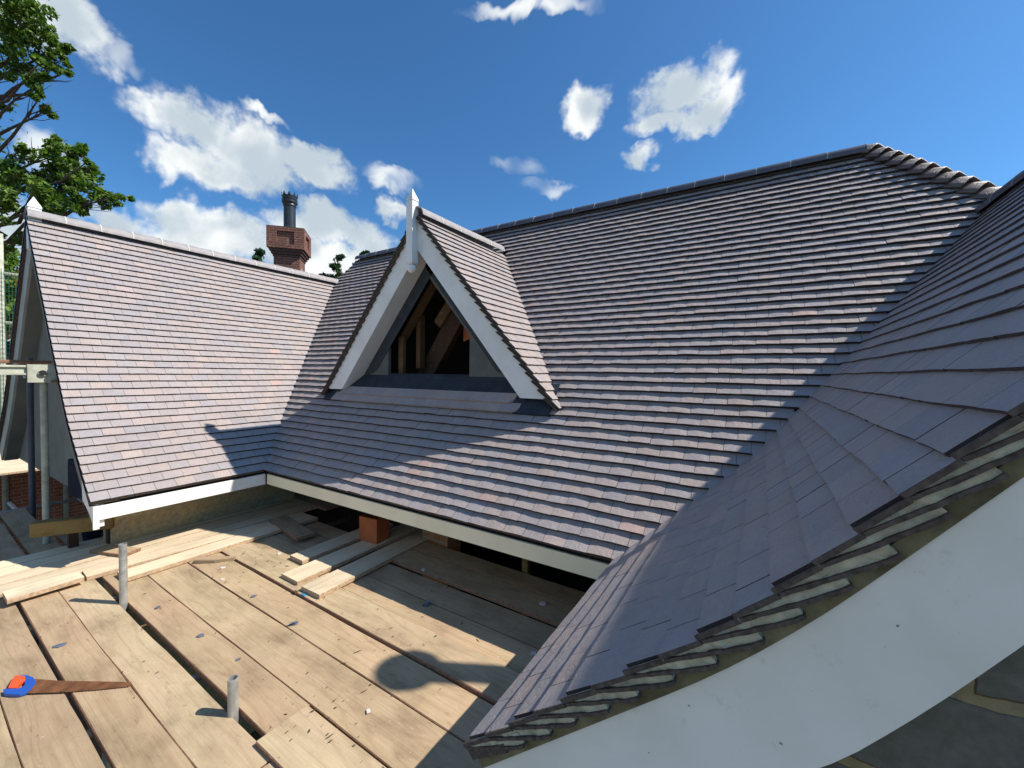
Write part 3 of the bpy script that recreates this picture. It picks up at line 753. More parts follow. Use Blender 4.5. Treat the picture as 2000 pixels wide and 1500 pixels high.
# ---- chimney
def chimney():
    cx, cy = -11.67, 7.03; th = R(90-42.6)   # direction of the wide face
    e = empty('chimney', (cx, cy, 0), 'old red brick chimney with a corbelled head standing behind the left roof', 'chimney')
    X = Vector((cos(th), sin(th), 0)); Y = Vector((-sin(th), cos(th), 0)); s = 1.0
    top = 4.22
    c0 = Vector((cx, cy, 0)) - X*s/2 + Y*s/2
    mt = Matrix.Translation(c0) @ Matrix.Rotation(th, 4, 'Z')
    def loc_obj(B, name, m, bev=0, parent=e):
        o = B.build(name, m, parent, world=False, loc=(c0.x, c0.y, O), bev=bev); o.rotation_euler.z = th; return o
    h = s/2; p0, p1 = .21, .23
    B = MB(); d = .05
    # head: four piers and bands round recessed panels
    B.box(-h+d, h-d, -h+d, h-d, top-.60, top)
    for sx in (-1, 1):
        for sy in (-1, 1): B.box(min(sx*h, sx*(h-.27)), max(sx*h, sx*(h-.27)), min(sy*h, sy*(h-.27)), max(sy*h, sy*(h-.27)), top-.50, top-.13)
    B.box(-h, h, -h, h, top-.13+.001, top); B.box(-h, h, -h, h, top-.62, top-.501)
    loc_obj(B, 'chimney_head', M['brick_chimney'])
    B = MB(); n = 3
    for i in range(n):
        w = h-.01-.040*(i+1); B.box(-w, w, -w, w, top-.62-.075*(i+1), top-.62-.075*i-.001)
    loc_obj(B, 'corbel', M['brick_corbel'])
    B = MB(); w = h-.15; B.box(-w, w, -w, w, -O, top-.62-.075*n); loc_obj(B, 'stack', M['brick_chimney'])
    B = MB(); k = h+.005
    B.add([(-k, -k, top), (k, -k, top), (k, k, top), (-k, k, top), (-.3, -.3, top+.07), (.3, -.3, top+.07), (.3, .3, top+.07), (-.3, .3, top+.07)], [(0,1,5,4),(1,2,6,5),(2,3,7,6),(3,0,4,7),(4,5,6,7)])
    loc_obj(B, 'cap', M['moss'])
    B = MB(); z0 = top+.04
    pr = [(.185, 0), (.18, .10), (.165, .12), (.165, .72), (.185, .735), (.185, .76), (.18, .78), (.215, .83), (.22, .86), (.205, .875), (.21, .90), (.22, .93), (.20, .94), (.21, 1.0), (.222, 1.02)]
    B.lathe(pr+[(.19, 1.02), (.15, .8), (.14, .0)], 24, (0, 0, z0))
    for i in range(9):
        a = 2*pi*i/9; da = .22
        pts = [(cos(a+q)*r, sin(a+q)*r, z0+z) for q, r, z in ((-da, .22, 1.02), (da, .22, 1.02), (0, .225, 1.13), (-da, .195, 1.02), (da, .195, 1.02), (0, .205, 1.13))]
        B.add(pts, [(0,1,2),(4,3,5),(0,2,5,3),(1,4,5,2)])
    o = loc_obj(B, 'chimney_pot', M['black_pot']); tag(o, 'tall black chimney pot with a crown of points')
    return e
chimney()
# ---------------------------------------------------------------- scaffold deck
ZD = -1.8765
def board(x0, x1, y, w, top, label, ang=-.0165, mt='board', group=None, tilt=0, th=.038, xr=-2.0):
    """board along x; y is its centre line where x = xr"""
    ln = x1-x0; cx = (x0+x1)/2; cy = y+(cx-xr)*math.tan(ang)
    return board_at(cx, cy, ln, w, top, ang, label, mt, group, tilt, th)
def board_at(cx, cy, ln, w, top, ang, label, mt='board', group=None, tilt=0, th=.038, ends=True):
    B = MB(); n = max(3, int(ln/.22)); ch = .004; sd = random.random()*50
    hw = w/2; prof = [(-hw+ch, 0), (-hw, -ch), (-hw, -th+ch), (-hw+ch, -th), (hw-ch, -th), (hw, -th+ch), (hw, -ch), (hw-ch, 0)]
    vs = []
    for i in range(n+1):
        x = -ln/2+ln*i/n
        ez = (noise.noise(Vector((x*.7, sd, 0))))*.006; ey = noise.noise(Vector((x*1.3, sd, 7)))*.006
        cup = noise.noise(Vector((x*.5, sd, 3)))*.004
        for k, (y, z) in enumerate(prof):
            chip = noise.noise(Vector((x*9, sd+k*(3 if k in (0, 1, 6, 7) else .1), 1)))*.004
            vs.append((x+(noise.noise(Vector((y*30, sd, x)))*.008 if i in (0, n) else 0), y+ey+chip*(1 if y > 0 else -1), z+ez+cup*(abs(y)/hw)))
    m = 8; fs = []
    for i in range(n):
        for k in range(m): fs.append((i*m+k, i*m+(k+1) % m, (i+1)*m+(k+1) % m, (i+1)*m+k))
    B.add(vs, fs); B.m = [1 if (q % m in (0, 1) and ends) else 0 for q in range(len(fs))]  # one side and its chamfer use the darker slot as painted shade
    B.add([vs[k] for k in range(m)], [tuple(range(m))[::-1]], None, 1); B.add([vs[n*m+k] for k in range(m)], [tuple(range(m))], None, 1)
    o = B.build('scaffold_board', [M[mt], M['pale_end_shade_side' if mt == 'board_pale' else 'end_shade_side'] if ends else M[mt]], None, loc=(cx, cy, O+top), world=False)
    o.rotation_euler = (0, tilt, ang)
    return tag(o, label, 'scaffold board', group or 'scaffold boards of the deck')
def row(lo, hi, x0, x1, label, dz=0, mt='board', gap=-.004, tilt=0, grp=None):
    return board(x0, x1, (lo+hi)/2, hi-lo-gap, ZD+dz, label, mt=mt, tilt=tilt, group=grp)
# along the house front; lo / hi are the edges at x = -2
row(-.40, -.13, -6.2, -.8, 'scaffold board nearest the viewer, mostly below the picture edge', grp='boards below the picture')
row(-.115, .105, -6.2, -.8, 'scaffold board second from the viewer at the bottom left', grp='boards below the picture')
row(.12, .355, -6.4, -.8, 'scaffold board in the bottom left corner below the saw handle')
row(.363, .572, -5.25, -.8, 'scaffold board with the blue and orange saw handle lying on it')
row(.596, .795, -5.2, -.8, 'scaffold board under the tip half of the saw blade', dz=.004)
row(.803, 1.025, -5.15, -1.97, 'scaffold board on the near side of the wide dark gap with the two tubes')
row(.812, 1.035, -1.955, -.8, 'short scaffold board continuing past a sawn joint at the bottom edge', dz=.006)
row(1.073, 1.300, -5.05, -2.115, 'scaffold board on the far side of the wide dark gap, ending at a sawn end', dz=.002)
row(1.010, 1.275, -2.098, -.8, 'raised scaffold board at the bottom centre starting just past a sawn joint', dz=.030)
row(1.309, 1.598, -4.95, -.8, 'scaffold board running from the broken offcut to the bottom centre shadow')
row(1.607, 1.868, -4.95, -.8, 'scaffold board with the dark folded shard at its middle', dz=.003)
row(1.886, 2.140, -4.90, -.8, 'thick-edged scaffold board in front of the short cross boards', dz=.016)
row(2.152, 2.408, -4.90, -.8, 'scaffold board with the long sunlit wedge ending at the eaves shadow', dz=.004)
row(2.420, 2.690, -3.25, -.8, 'scaffold board wholly in the shadow of the main eaves')
row(2.705, 2.960, -3.10, -.8, 'raised shaded scaffold board second from the dark room opening', dz=.040)
row(2.970, 3.190, -3.05, -.8, 'raised shaded scaffold board along the dark room opening', dz=.046)
row(2.420, 2.690, -4.95, -3.27, 'short shaded board with debris beside the pale crosswise boards', dz=-.004)
row(2.700, 2.930, -4.65, -3.95, 'dusty stub of board at the edge of the dark hole in the deck', dz=.010)
row(3.20, 3.43, -5.9, -4.9, 'shaded board under the inner corner of the eaves', dz=.05)
# left of the pale boards, under the gable
for i, (lo, hi, lab) in enumerate(((.10, .36, 'board at the left edge of the picture with a sunlit corner'), (.38, .62, 'shaded board left of the pale boards, nearer one'),
        (.635, .87, 'shaded board left of the pale boards beside the black joint'), (.885, 1.12, 'shaded board under the foot of the gable scaffold tube'),
        (1.135, 1.36, 'shaded board under the yellow timber beam'))):
    board(-9.2+.3*i if i != 4 else -6.9, -5.62, lo+.11, hi-lo-.01, ZD+.0, lab, xr=-6.5, group='shaded boards at the left')
for i, (lo, hi) in enumerate(((-.9, -.66), (-.65, -.41), (-.40, -.16), (-.15, .09))):
    board(-9.0, -5.9 if i < 3 else -5.9, lo+.11, hi-lo-.01, ZD, 'board at the far left below the picture edge', xr=-6.5, group='boards below the picture')
# pale boards laid crosswise (towards the house)
Z1 = ZD+.040
def cross(xa, xb, y0, y1, top, label, mt='board_pale', da=0.0, ends=True, tilt=0):
    return board_at((xa+xb)/2, (y0+y1)/2, y1-y0, xb-xa-.005, top, pi/2+da, label, mt, 'pale boards laid crosswise', tilt, ends=ends)
cross(-6.10, -5.88, .45, 3.25, Z1-.004, 'outermost pale crosswise board, mostly in shade beside the block wall')
cross(-5.865, -5.64, -.9, 3.1, Z1, 'pale crosswise board second from the block wall', da=-.02)
cross(-5.63, -5.40, -.9, 3.3, Z1+.003, 'pale crosswise board third from the block wall, under the loose offcut', da=-.03)
cross(-5.39, -5.17, -.7, 3.3, Z1, 'long pale crosswise board with a dark speck', da=-.035)
cross(-5.13, -4.93, 1.03, 3.0, Z1, 'pale crosswise board between the tube and the shadow', da=-.07)
cross(-4.895, -4.672, 1.20, 2.98, Z1+.006, 'short thick pale board with a rounded red end on the right of the row', da=-.01)
cross(-5.155, -4.935, .58, 1.00, Z1+.030, 'short cream offcut board with a grey end at the left', ends=True)
board_at(-5.45, 1.32, .42, .16, Z1+.034, .35, 'loose brown offcut lying on the pale boards behind the tall tube', 'board', 'loose offcuts', th=.03)
board_at(-4.62, 2.62, .8, .20, Z1+.03, -.16, 'shaded loose board slanting over the ends of the pale boards', 'board', 'loose offcuts', th=.035)
cross(-3.945, -3.715, 2.22, 3.35, ZD+.05, 'shortest crosswise board, its end just catching the sun')
cross(-3.635, -3.375, 1.97, 3.5, ZD+.052, 'middle one of the three crosswise boards near the clay block')
cross(-3.300, -3.045, 1.94, 3.62, ZD+.056, 'rightmost crosswise board with a splintered corner', da=.03)
# below the deck: ledgers so the gaps show steel, not void
e = empty('deck_frame', (-3, 1, 0), 'galvanised tubes carrying the deck, seen through the board gaps', 'scaffold frame')
for x in (-8.6, -6.4, -4.6, -3.0, -1.4):
    t = MB(); t.tube([(x, -1.2, ZD-.072), (x, 3.4, ZD-.072)], .024, 10); t.build('transom', M['galv'], e, smooth=True)
for y in (-1.0, 1.05):
    t = MB(); t.tube([(-9.4, y+.09, ZD-.13), (-.9, y-.03, ZD-.13)], .024, 10); t.build('ledger', M['galv'], e, smooth=True)
for x in (-8.9, -.95):
    t = MB(); t.tube([(x, -1.0, -O), (x, -1.0, ZD-.05)], .024, 10); t.build('standard', M['galv'], e, smooth=True)

# upright tubes with open tops
def standard(x, y, z0, z1, name, label, lean=(0, 0), rad=.0255, m='galv'):
    e = empty(name, (x, y, O+z0), label, 'scaffold tube')
    t = MB(); n = 20; tp = (x+lean[0], y+lean[1])
    ring = lambda cx, cy, z, r: [(cx+r*cos(2*pi*k/n), cy+r*sin(2*pi*k/n), z) for k in range(n)]
    t.add(ring(x, y, z0, rad)+ring(*tp, z1, rad)+ring(*tp, z1, rad-.005)+ring(*tp, z1-.2, rad-.005),
          [(k, (k+1) % n, n+(k+1) % n, n+k) for k in range(n)]+[(n+k, n+(k+1) % n, 2*n+(k+1) % n, 2*n+k) for k in range(n)]+[(2*n+k, 2*n+(k+1) % n, 3*n+(k+1) % n, 3*n+k) for k in range(n)]+[tuple(range(3*n, 4*n))])
    o = t.build('tube', M[m], e, smooth=True); o.data.set_sharp_from_angle(angle=R(40))
    return e
e1 = standard(-4.295, 1.085, -O, -1.395, 'scaffold_tube', 'tall upright galvanised tube standing in the gap near the pale boards')
e2 = standard(-2.405, 1.043, -O, -1.673, 'scaffold_tube', 'short upright galvanised tube poking through the gap at the bottom centre')
e3 = standard(-6.47, 1.03, -1.875, -.05, 'scaffold_tube', 'upright tube at the foot of the left gable carrying the steel beam', m='galv_pale', rad=.029)
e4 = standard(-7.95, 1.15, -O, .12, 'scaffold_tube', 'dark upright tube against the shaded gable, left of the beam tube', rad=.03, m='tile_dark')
e5 = standard(-9.6, .62, -O, -.15, 'scaffold_tube', 'pale upright tube at the left edge of the picture below the beam')
for e_, (x, y, z) in ((e3, (-6.47, 1.03, -.12)), (e5, (-9.6, .62, -.85)), (e4, (-7.95, 1.15, -.1))):
    t = MB(); t.box(x-.045, x+.045, y-.05, y+.05, z-.04, z+.04); t.tube([(x+.03, y-.075, z), (x+.03, y+.075, z)], .010, 8); t.build('coupler', M['galv'], e_, bev=.006)
# steel beam at eye level, its end plate, stub tube and orange plank
e = empty('steel_beam', (-6.3, .6, O-.1), 'cream steel scaffold beam with a square end plate at the left edge', 'beam')
t = MB(); t.box(-6.42, -6.35, -1.4, 1.02, .0, .022); t.box(-6.40, -6.37, -1.4, 1.02, -.06, .0); t.box(-6.42, -6.35, -1.4, 1.02, -.078, -.06)
t.build('rail', M['galv_pale'], e, bev=.003)
t = MB(); t.box(-6.345, -6.335, .90, 1.13, -.155, .03); t.box(-6.345, -6.25, 1.13, 1.145, -.155, .03); t.build('end_plate', M['galv_pale'], e, bev=.002)
t = MB(); t.tube([(-6.9, 1.0, -.06), (-6.315, 1.0, -.06)], .032, 14, caps=False); t.lathe([(.0305, 0), (.0305, .001)], 6, (0, 0, -9))
t.build('stub_tube', M['galv_pale'], e, smooth=True)
t = MB(); t.tube([(-6.316, 1.0, -.06), (-6.3155, 1.0, -.06)], .024, 14); t.build('bore_shade_disc', M['felt'], e)  # black disc paints the shade inside the open tube end
t = MB(); t.tube([(-6.33, 1.12, -.08), (-6.28, 1.24, -.10), (-6.25, 1.30, -.11)], [.008, .012, .004], 6); t.tube([(-6.33, 1.06, -.145), (-6.28, 1.16, -.15)], [.012, .012], 6); t.build('strap_end', M['beam'], e)
o = board_at(-7.1, .55, 2.6, .20, .078, pi/2, 'orange painted plank on top of the cream steel beam', 'orange', 'orange plank', th=.035); o.name = 'orange_plank'; o['category'] = 'plank'; del o['group']

# hand saw
SAW_B = [(-3.6796, 0.409), (-3.6625, 0.4257), (-3.6204, 0.4526), (-3.6091, 0.4715), (-3.63, 0.4827), (-3.6702, 0.487), (-3.6828, 0.4943), (-3.7173, 0.4949), (-3.7608, 0.4753), (-3.7691, 0.4617), (-3.7826, 0.4655), (-3.7744, 0.4771), (-3.7277, 0.507), (-3.6764, 0.5211), (-3.6067, 0.5227), (-3.5666, 0.5007), (-3.5389, 0.4761), (-3.5459, 0.4528), (-3.5848, 0.426), (-3.6283, 0.4057)]
SAW_G = [(-3.7713, 0.4624), (-3.7622, 0.4755), (-3.7192, 0.4947), (-3.6812, 0.4932), (-3.6765, 0.482), (-3.6742, 0.4734), (-3.6455, 0.4629), (-3.6176, 0.4535), (-3.6628, 0.4245), (-3.7162, 0.4405)]
SAW_L = [(-3.6764, 0.5211), (-3.5279, 0.5976), (-3.1547, 0.8245), (-3.1313, 0.8222), (-3.1188, 0.8051), (-3.243, 0.6942), (-3.3677, 0.5951), (-3.5377, 0.4759), (-3.573, 0.4995), (-3.6121, 0.5192)]
e = empty('hand_saw', (-3.6, .45, O+ZD), 'rusty hand saw with a blue and orange handle lying across the boards', 'saw')
def sawp(poly, z0, z1, name, m, bev=0):
    B = MB(); B.prism(poly, 'z', z0, z1); return B.build(name, M[m], e, bev=bev)
L_ = SAW_L[:4]
for i in range(4, 8):     # toothed lower edge
    (x0, y0), (x1, y1) = SAW_L[i-1] if i > 4 else SAW_L[3], SAW_L[i]; n_ = max(2, int(math.hypot(x1-x0, y1-y0)/.008)) if i > 4 else 1
    for k in range(1, n_+1):
        f = k/n_; t_ = .0028 if (k % 2 and i > 4) else 0; L_.append((x0+(x1-x0)*f-t_*.6, y0+(y1-y0)*f+t_))
L_ += SAW_L[8:]
sawp(L_, ZD+.0085, ZD+.0097, 'blade', 'rust'); sawp(SAW_B, ZD+.002, ZD+.020, 'handle', 'blue', .002); sawp(SAW_G, ZD+.001, ZD+.026, 'grip', 'redorange', .003)
# clay block
e = empty('clay_flue_block', (-3.58, 2.99, O+ZD+.056), 'square hollow terracotta flue block standing on the cross boards', 'clay block')
B = MB(); z0 = ZD+.056; h = .262; w = .115; t_ = .02
a = .12; mtx = Matrix.Translation((-3.545, 2.925, 0)) @ Matrix.Rotation(a, 4, 'Z') @ Matrix.Diagonal((1.08, .85, 1, 1))
o4 = [(-w, -w), (w, -w), (w, w), (-w, w)]; i4 = [(x*(1-t_/w), y*(1-t_/w)) for x, y in o4]
vs = [mtx @ Vector((x, y, z)) for z in (z0, z0+h) for pl in (o4, i4) for x, y in pl]
fs = []
for i in range(4):
    j = (i+1) % 4; fs += [(i, j, 8+j, 8+i), (4+j, 4+i, 12+i, 12+j), (8+i, 8+j, 12+j, 12+i), (i, 4+i, 4+j, j)]
B.add(vs, fs); B.build('block', M['terracotta'], e, bev=.004)
# shards, chips, twigs
def shard(x, y, sz, name, label, mt, grp=None, dz=0, cat=None, fold=False):
    B = MB(); n = random.randint(4, 6); a0 = random.random()*6
    pts = [(cos(a0+2*pi*i/n)*sz*random.uniform(.6, 1)*1.25, sin(a0+2*pi*i/n)*sz*random.uniform(.5, .9)) for i in range(n)]
    B.prism(pts, 'z', 0, .006)
    if fold: B.add([(0, 0, .004), (sz, sz*.3, .03), (sz*.4, sz, .035), (-sz*.3, sz*.6, .006)], [(0, 1, 2, 3)])
    o = B.build(name, M[mt], None, loc=(x, y, O+ZD+dz+.004), world=False); o.rotation_euler = (random.uniform(-.1, .1), random.uniform(-.1, .1), random.random()*6)
    return tag(o, label, cat or 'shard', grp)
for x, y, s_, lab in ((-3.981, .68, .040, 'largest blue-grey tile shard, on the board left of the saw blade'), (-3.988, 1.205, .022, 'small blue-grey shard right of the tall tube'),
        (-3.313, 1.236, .024, 'triangular blue-grey shard between the two tubes'), (-2.835, 1.26, .018, 'tiny blue-grey shard up and right of the short tube'),
        (-3.535, 1.689, .026, 'oblong blue-grey shard left of the splintered cross board')):
    shard(x, y, s_, 'tile_shard', lab, 'shard', 'tile shards')
shard(-2.901, 1.668, .034, 'tile_shard', 'dark folded shard lying on the middle board', 'shard', 'tile shards', fold=True)
shard(-2.25, 2.37, .035, 'tile_shard', 'dark folded shard in the shade below the fascia', 'shard', 'tile shards', fold=True)
for x, y, s_, lab, dz in ((-4.292, 1.781, .026, 'pale shard near the broken offcut, farther one', 0), (-4.049, 1.68, .022, 'pale shard near the broken offcut, nearer one', 0), (-1.442, 2.837, .03, 'pale shard on the raised shaded board', .04),
        (-1.80, 1.448, .018, 'pale speck of tile in the rounded shadow', 0), (-1.255, 2.345, .03, 'pale blue shard beside the right eaves', 0), (-4.15, 2.23, .03, 'pale shard beside the sunlit end of the shortest cross board', 0), (-2.62, 2.72, .022, 'ring-shaped pale bit in the shade by the pier', .045)):
    shard(x, y, s_, 'pale_shard', lab, 'paper', 'pale shards', dz)
B = MB(); B.prism([(-.16, -.03), (.02, -.045), (.17, -.01), (.18, .03), (.03, .03), (-.05, .05), (-.17, .03)], 'z', 0, .028)
o = B.build('broken_offcut', M['board'], None, loc=(-4.50, 1.80, O+ZD+.01), world=False); o.rotation_euler = (.05, .03, .75); tag(o, 'broken brown wood offcut at the end of the board beside the pale boards', 'offcut')
B = MB(); B.box(-.02, .02, -.012, .012, 0, .02)
o = B.build('wood_chip', M['chip'], None, loc=(-3.29, 1.90, O+ZD+.004), world=False); tag(o, 'dark chip at the splintered corner of the cross board', 'chip')
B = MB(); B.prism([(-.025, -.008), (.03, -.01), (.02, .012), (-.02, .01)], 'z', 0, .006)
o = B.build('blue_scrap', plain('blue_scrap', (.03, .25, .5), .5), None, loc=(-3.19, 1.91, O+ZD+.018), world=False); tag(o, 'small bright blue scrap under the splintered board corner', 'scrap')
B = MB()
for i in range(300):   # wood chips, crumbs and twigs strewn on the deck
    r = random.random()
    if r < .38: x, y = random.gauss(-4.25, .3), random.gauss(2.1, .25)
    elif r < .5: x, y = random.gauss(-1.9, .25), random.gauss(1.25, .12)
    elif r < .6: x, y = random.gauss(-2.35, .4), random.gauss(1.85, .2)
    else: x, y = random.uniform(-4.4, -1.0), random.uniform(.4, 2.9)
    s_ = random.uniform(.0016, .0048); a = random.random()*6; q = random.uniform(1, 4 if random.random() > .12 else 10)
    if x > -1.0 or y > 3: continue
    z = ZD+.006+(.018 if 1.9 < y+.0165*(x+2) < 2.14 else 0)+(.03 if (x > -2.09 and y < 1.27) else 0)+(.04 if y+.0165*(x+2) > 2.7 and x > -3.1 else 0)
    dx_, dy_ = cos(a)*s_*q, sin(a)*s_*q; ex, ey = -sin(a)*s_, cos(a)*s_
    B.add([(x-dx_, y-dy_, z), (x+ex, y+ey, z), (x+dx_, y+dy_, z), (x-ex, y-ey, z), (x, y, z+s_*.8)], [(0, 3, 4), (3, 2, 4), (2, 1, 4), (1, 0, 4)])
o = B.build('debris', M['chip'], None, loc=(-3, 2, O+ZD)); tag(o, 'wood crumbs, twigs and tile chips strewn over the deck', 'debris', kind='stuff')

# ---------------------------------------------------------------- beyond the house
B = MB(); n = 40
vs = []
for i in range(n+1):
    for j in range(n+1):
        x = (i/n*2-1); y = (j/n*2-1); X = math.copysign(abs(x)**3, x)*900; Y = math.copysign(abs(y)**3, y)*900
        vs.append((X, Y, -O-.02+noise.noise(Vector((X*.05, Y*.05, 0)))*.1*(0 if abs(X) < 12 and abs(Y) < 12 else 1)))
B.add(vs, [(i*(n+1)+j, (i+1)*(n+1)+j, (i+1)*(n+1)+j+1, i*(n+1)+j+1) for i in range(n) for j in range(n)])
tag(B.build('ground', M['ground'], None), kind='structure')
# neighbour's brick house at the far left
e = empty('brick_house', (-26, 4, 0), 'distant red brick house at the far left behind the scaffold', 'house')
B = MB(); B.box(-30, -23, 1.2, 7.5, -O, 2.05); B.build('wall', M['brick_red'], e)
B = MB(); B.prism([(.8, 1.95), (7.9, 1.95), (4.35, 4.4)], 'x', -30.3, -22.7); B.build('roof', M['terracotta'], e)
for y in (2.4, 4.6):
    B = MB(); B.box(-22.995, -22.96, y, y+1.0, -.4, 1.0); w = B.build('window', M['white'], e)
    B = MB(); B.box(-22.958, -22.95, y+.08, y+.92, -.32, .92); B.build('pane', M['darkbox'], w)
B = MB(); B.box(-13.45, -13.2, .3, 6, -O, -1.2); o = B.build('brick_wall', M['brick_red'], None, loc=(-13.3, 3, 0)); tag(o, 'sunlit orange brick wall glimpsed under the left gable', 'wall')
e = empty('neighbour_scaffold', (-13, 1.5, 0), 'pale scaffold tubes with green netting at the far left edge', 'scaffold')
for x, y in ((-13.2, 1.55), (-13.2, 2.4), (-14.6, 1.7)):
    B = MB(); B.tube([(x, y, -O), (x, y, 2.7)], .045, 10); B.build('standard', M['galv_pale'], e, smooth=True)
for z in (1.9, .9, -.1):
    B = MB(); B.tube([(-13.2, 1.0, z), (-13.2, 3.4, z+.02)], .035, 10); B.build('ledger', M['galv_pale'], e, smooth=True)
B = MB()
for i in range(26):
    y = 1.15+i*.045; B.tube([(-13.14, y, -1.6), (-13.14+random.uniform(-.02, .02), y, 2.0)], .0035, 3)
for i in range(40):
    z = -1.6+i*.09; B.tube([(-13.14, 1.15, z), (-13.14, 2.28, z+random.uniform(-.02, .02))], .0035, 3)
B.build('netting', M['net'], e)
for i in range(3):
    board_at(-12.9+.62*0+i*.0+.0+(i-1)*.9+.9, 1.9, 3.2, .88, -1.76, pi/2, 'sunlit scaffold board beyond the left gable', 'board_pale', 'sunlit boards beyond the gable')

e = empty('shadow_caster', (1.62, 3.56, O+.9), 'added unseen round black cowl on a pipe behind the near ridge, just outside the picture', 'shadow caster')  # added out of frame only for its shadow on the deck
B = MB(); B.tube([(1.62, 3.56, .9), (1.62, 3.56, 2.2)], .085, 16); B.build('stem', M['black_pot'], e, smooth=True)
B = MB(); B.lathe([(.001, -.10), (.10, -.09), (.16, -.04), (.17, .02), (.15, .07), (.09, .11), (.001, .12)], 24, (1.62, 3.56, 2.30)); B.build('blocker', M['black_pot'], e, smooth=True)
# ---------------------------------------------------------------- trees
def leaves(B, c, rad, n, size, squash=.8):
    c = Vector(c)
    for i in range(n):
        d = Vector((random.gauss(0, 1), random.gauss(0, 1), random.gauss(0, 1))).normalized()*rad*(random.random()**.45)
        d.z *= squash; p = c+d
        nrm = Vector((random.gauss(0, 1), random.gauss(0, 1), random.gauss(.6, 1))).normalized(); u = nrm.orthogonal().normalized(); v = nrm.cross(u)
        a = random.random()*6; uu = u*cos(a)+v*sin(a); vv = nrm.cross(uu); s = size*random.uniform(.6, 1.3)
        col = random.random()*.75+.25*max(0, min(1, .5+d.z/rad*.4))
        B.add([p-uu*s, p-uu*s*.2+vv*s*.42, p+uu*s*.5+vv*s*.32, p+uu*s, p+uu*s*.45-vv*s*.34, p-uu*s*.25-vv*s*.40], [(0, 1, 2, 3, 4, 5)], (min(1, col), 0, 0))
def pos(ray, d): return Vector(ray)*d
def limb(B, a, b, r0, r1, wob=.12, n=7):
    a, b = Vector(a), Vector(b); pts = []
    for i in range(n+1):
        f = i/n; p = a.lerp(b, f); k = wob*(b-a).length*.5*sin(pi*f)
        pts.append(p+Vector((random.gauss(0, 1), random.gauss(0, 1), random.gauss(0, .7)))*k*.35)
    B.tube(pts, [r0+(r1-r0)*i/n for i in range(n+1)], 7)
    return pts
tb = Vector((-18.2, 1.0, 0)); e = empty('oak_tree', (tb.x, tb.y, 0), 'leafy green oak reaching in from the left edge with bare twigs showing', 'tree')
BT, BL = MB(), MB()
BT.tube([(tb.x, tb.y, -O-.1), (tb.x+.1, tb.y, -2), (tb.x-.1, tb.y+.1, 1.5), (tb.x+.1, tb.y, 5), (tb.x, tb.y, 8.5), (tb.x, tb.y, 11)], [.5, .4, .34, .26, .16, .05], 12)
OAKC = [((-14.81, 1.96, 7.92), 0.64, 900), ((-14.78, 2.33, 7.95), 0.54, 700), ((-14.95, 2.0, 7.32), 0.59, 800), ((-14.5, 2.57, 7.7), 0.32, 420), ((-14.39, 2.65, 7.31), 0.24, 300), ((-14.29, 2.07, 7.94), 0.57, 700), ((-13.89, 2.22, 6.76), 0.32, 350), ((-14.62, 2.75, 7.18), 0.21, 200), ((-14.31, 2.24, 6.44), 0.33, 400), ((-14.21, 2.26, 6.11), 0.21, 220), ((-15.19, 2.56, 6.36), 0.28, 300), ((-15.2, 1.95, 6.86), 0.26, 200), ((-15.82, 1.98, 6.37), 0.22, 150), ((-14.3, 2.46, 5.13), 0.38, 520), ((-14.13, 2.76, 5.11), 0.39, 520), ((-13.16, 2.77, 4.62), 0.23, 260), ((-14.37, 2.59, 4.61), 0.61, 1100), ((-14.24, 2.95, 4.61), 0.56, 900), ((-14.76, 2.21, 4.43), 0.6, 700), ((-13.62, 3.16, 4.18), 0.42, 560), ((-13.16, 3.36, 4.11), 0.24, 260), ((-13.75, 2.28, 3.82), 0.52, 800), ((-14.17, 2.84, 4.0), 0.43, 600), ((-15.17, 2.03, 4.21), 0.55, 600), ((-14.86, 1.87, 3.73), 0.53, 600), ((-14.21, 1.99, 4.88), 0.23, 160), ((-15.6, 2.05, 3.09), 0.32, 300), ((-15.16, 1.86, 2.84), 0.29, 260), ((-15.54, 1.96, 4.58), 0.43, 400), ((-18.35, 1.71, 8.48), 1.51, 1600), ((-18.0, 1.63, 5.24), 1.49, 1600), ((-19.33, 1.11, 6.84), 1.94, 1500), ((-17.81, 1.53, 10.21), 1.58, 1200), ((-15.63, 2.16, 9.64), 0.87, 600)]
for c, rad, nn in OAKC:
    c = Vector(c); st = Vector((tb.x, tb.y, min(10.5, max(2.0, c.z-abs(c.x-tb.x)*.45))))
    pts = limb(BT, st, c, .075, .012, .15)
    for k in range(4):
        d = Vector((random.gauss(0, 1), random.gauss(0, 1), random.gauss(0, .8))).normalized()*rad*.9; limb(BT, pts[-2], c+d, .012, .003, .2, 4)
    m = max(3, int(nn/60)); per = nn//m
    for k in range(m):
        d = Vector((random.gauss(0, 1), random.gauss(0, 1), random.gauss(0, 1))).normalized()*rad*(random.random()**.5)*.92; d.z *= .75
        leaves(BL, c+d, rad*.30, per, .062, .75)
BT.build('trunk', M['bark'], e, smooth=True); BL.build('crown', M['oak'], e)
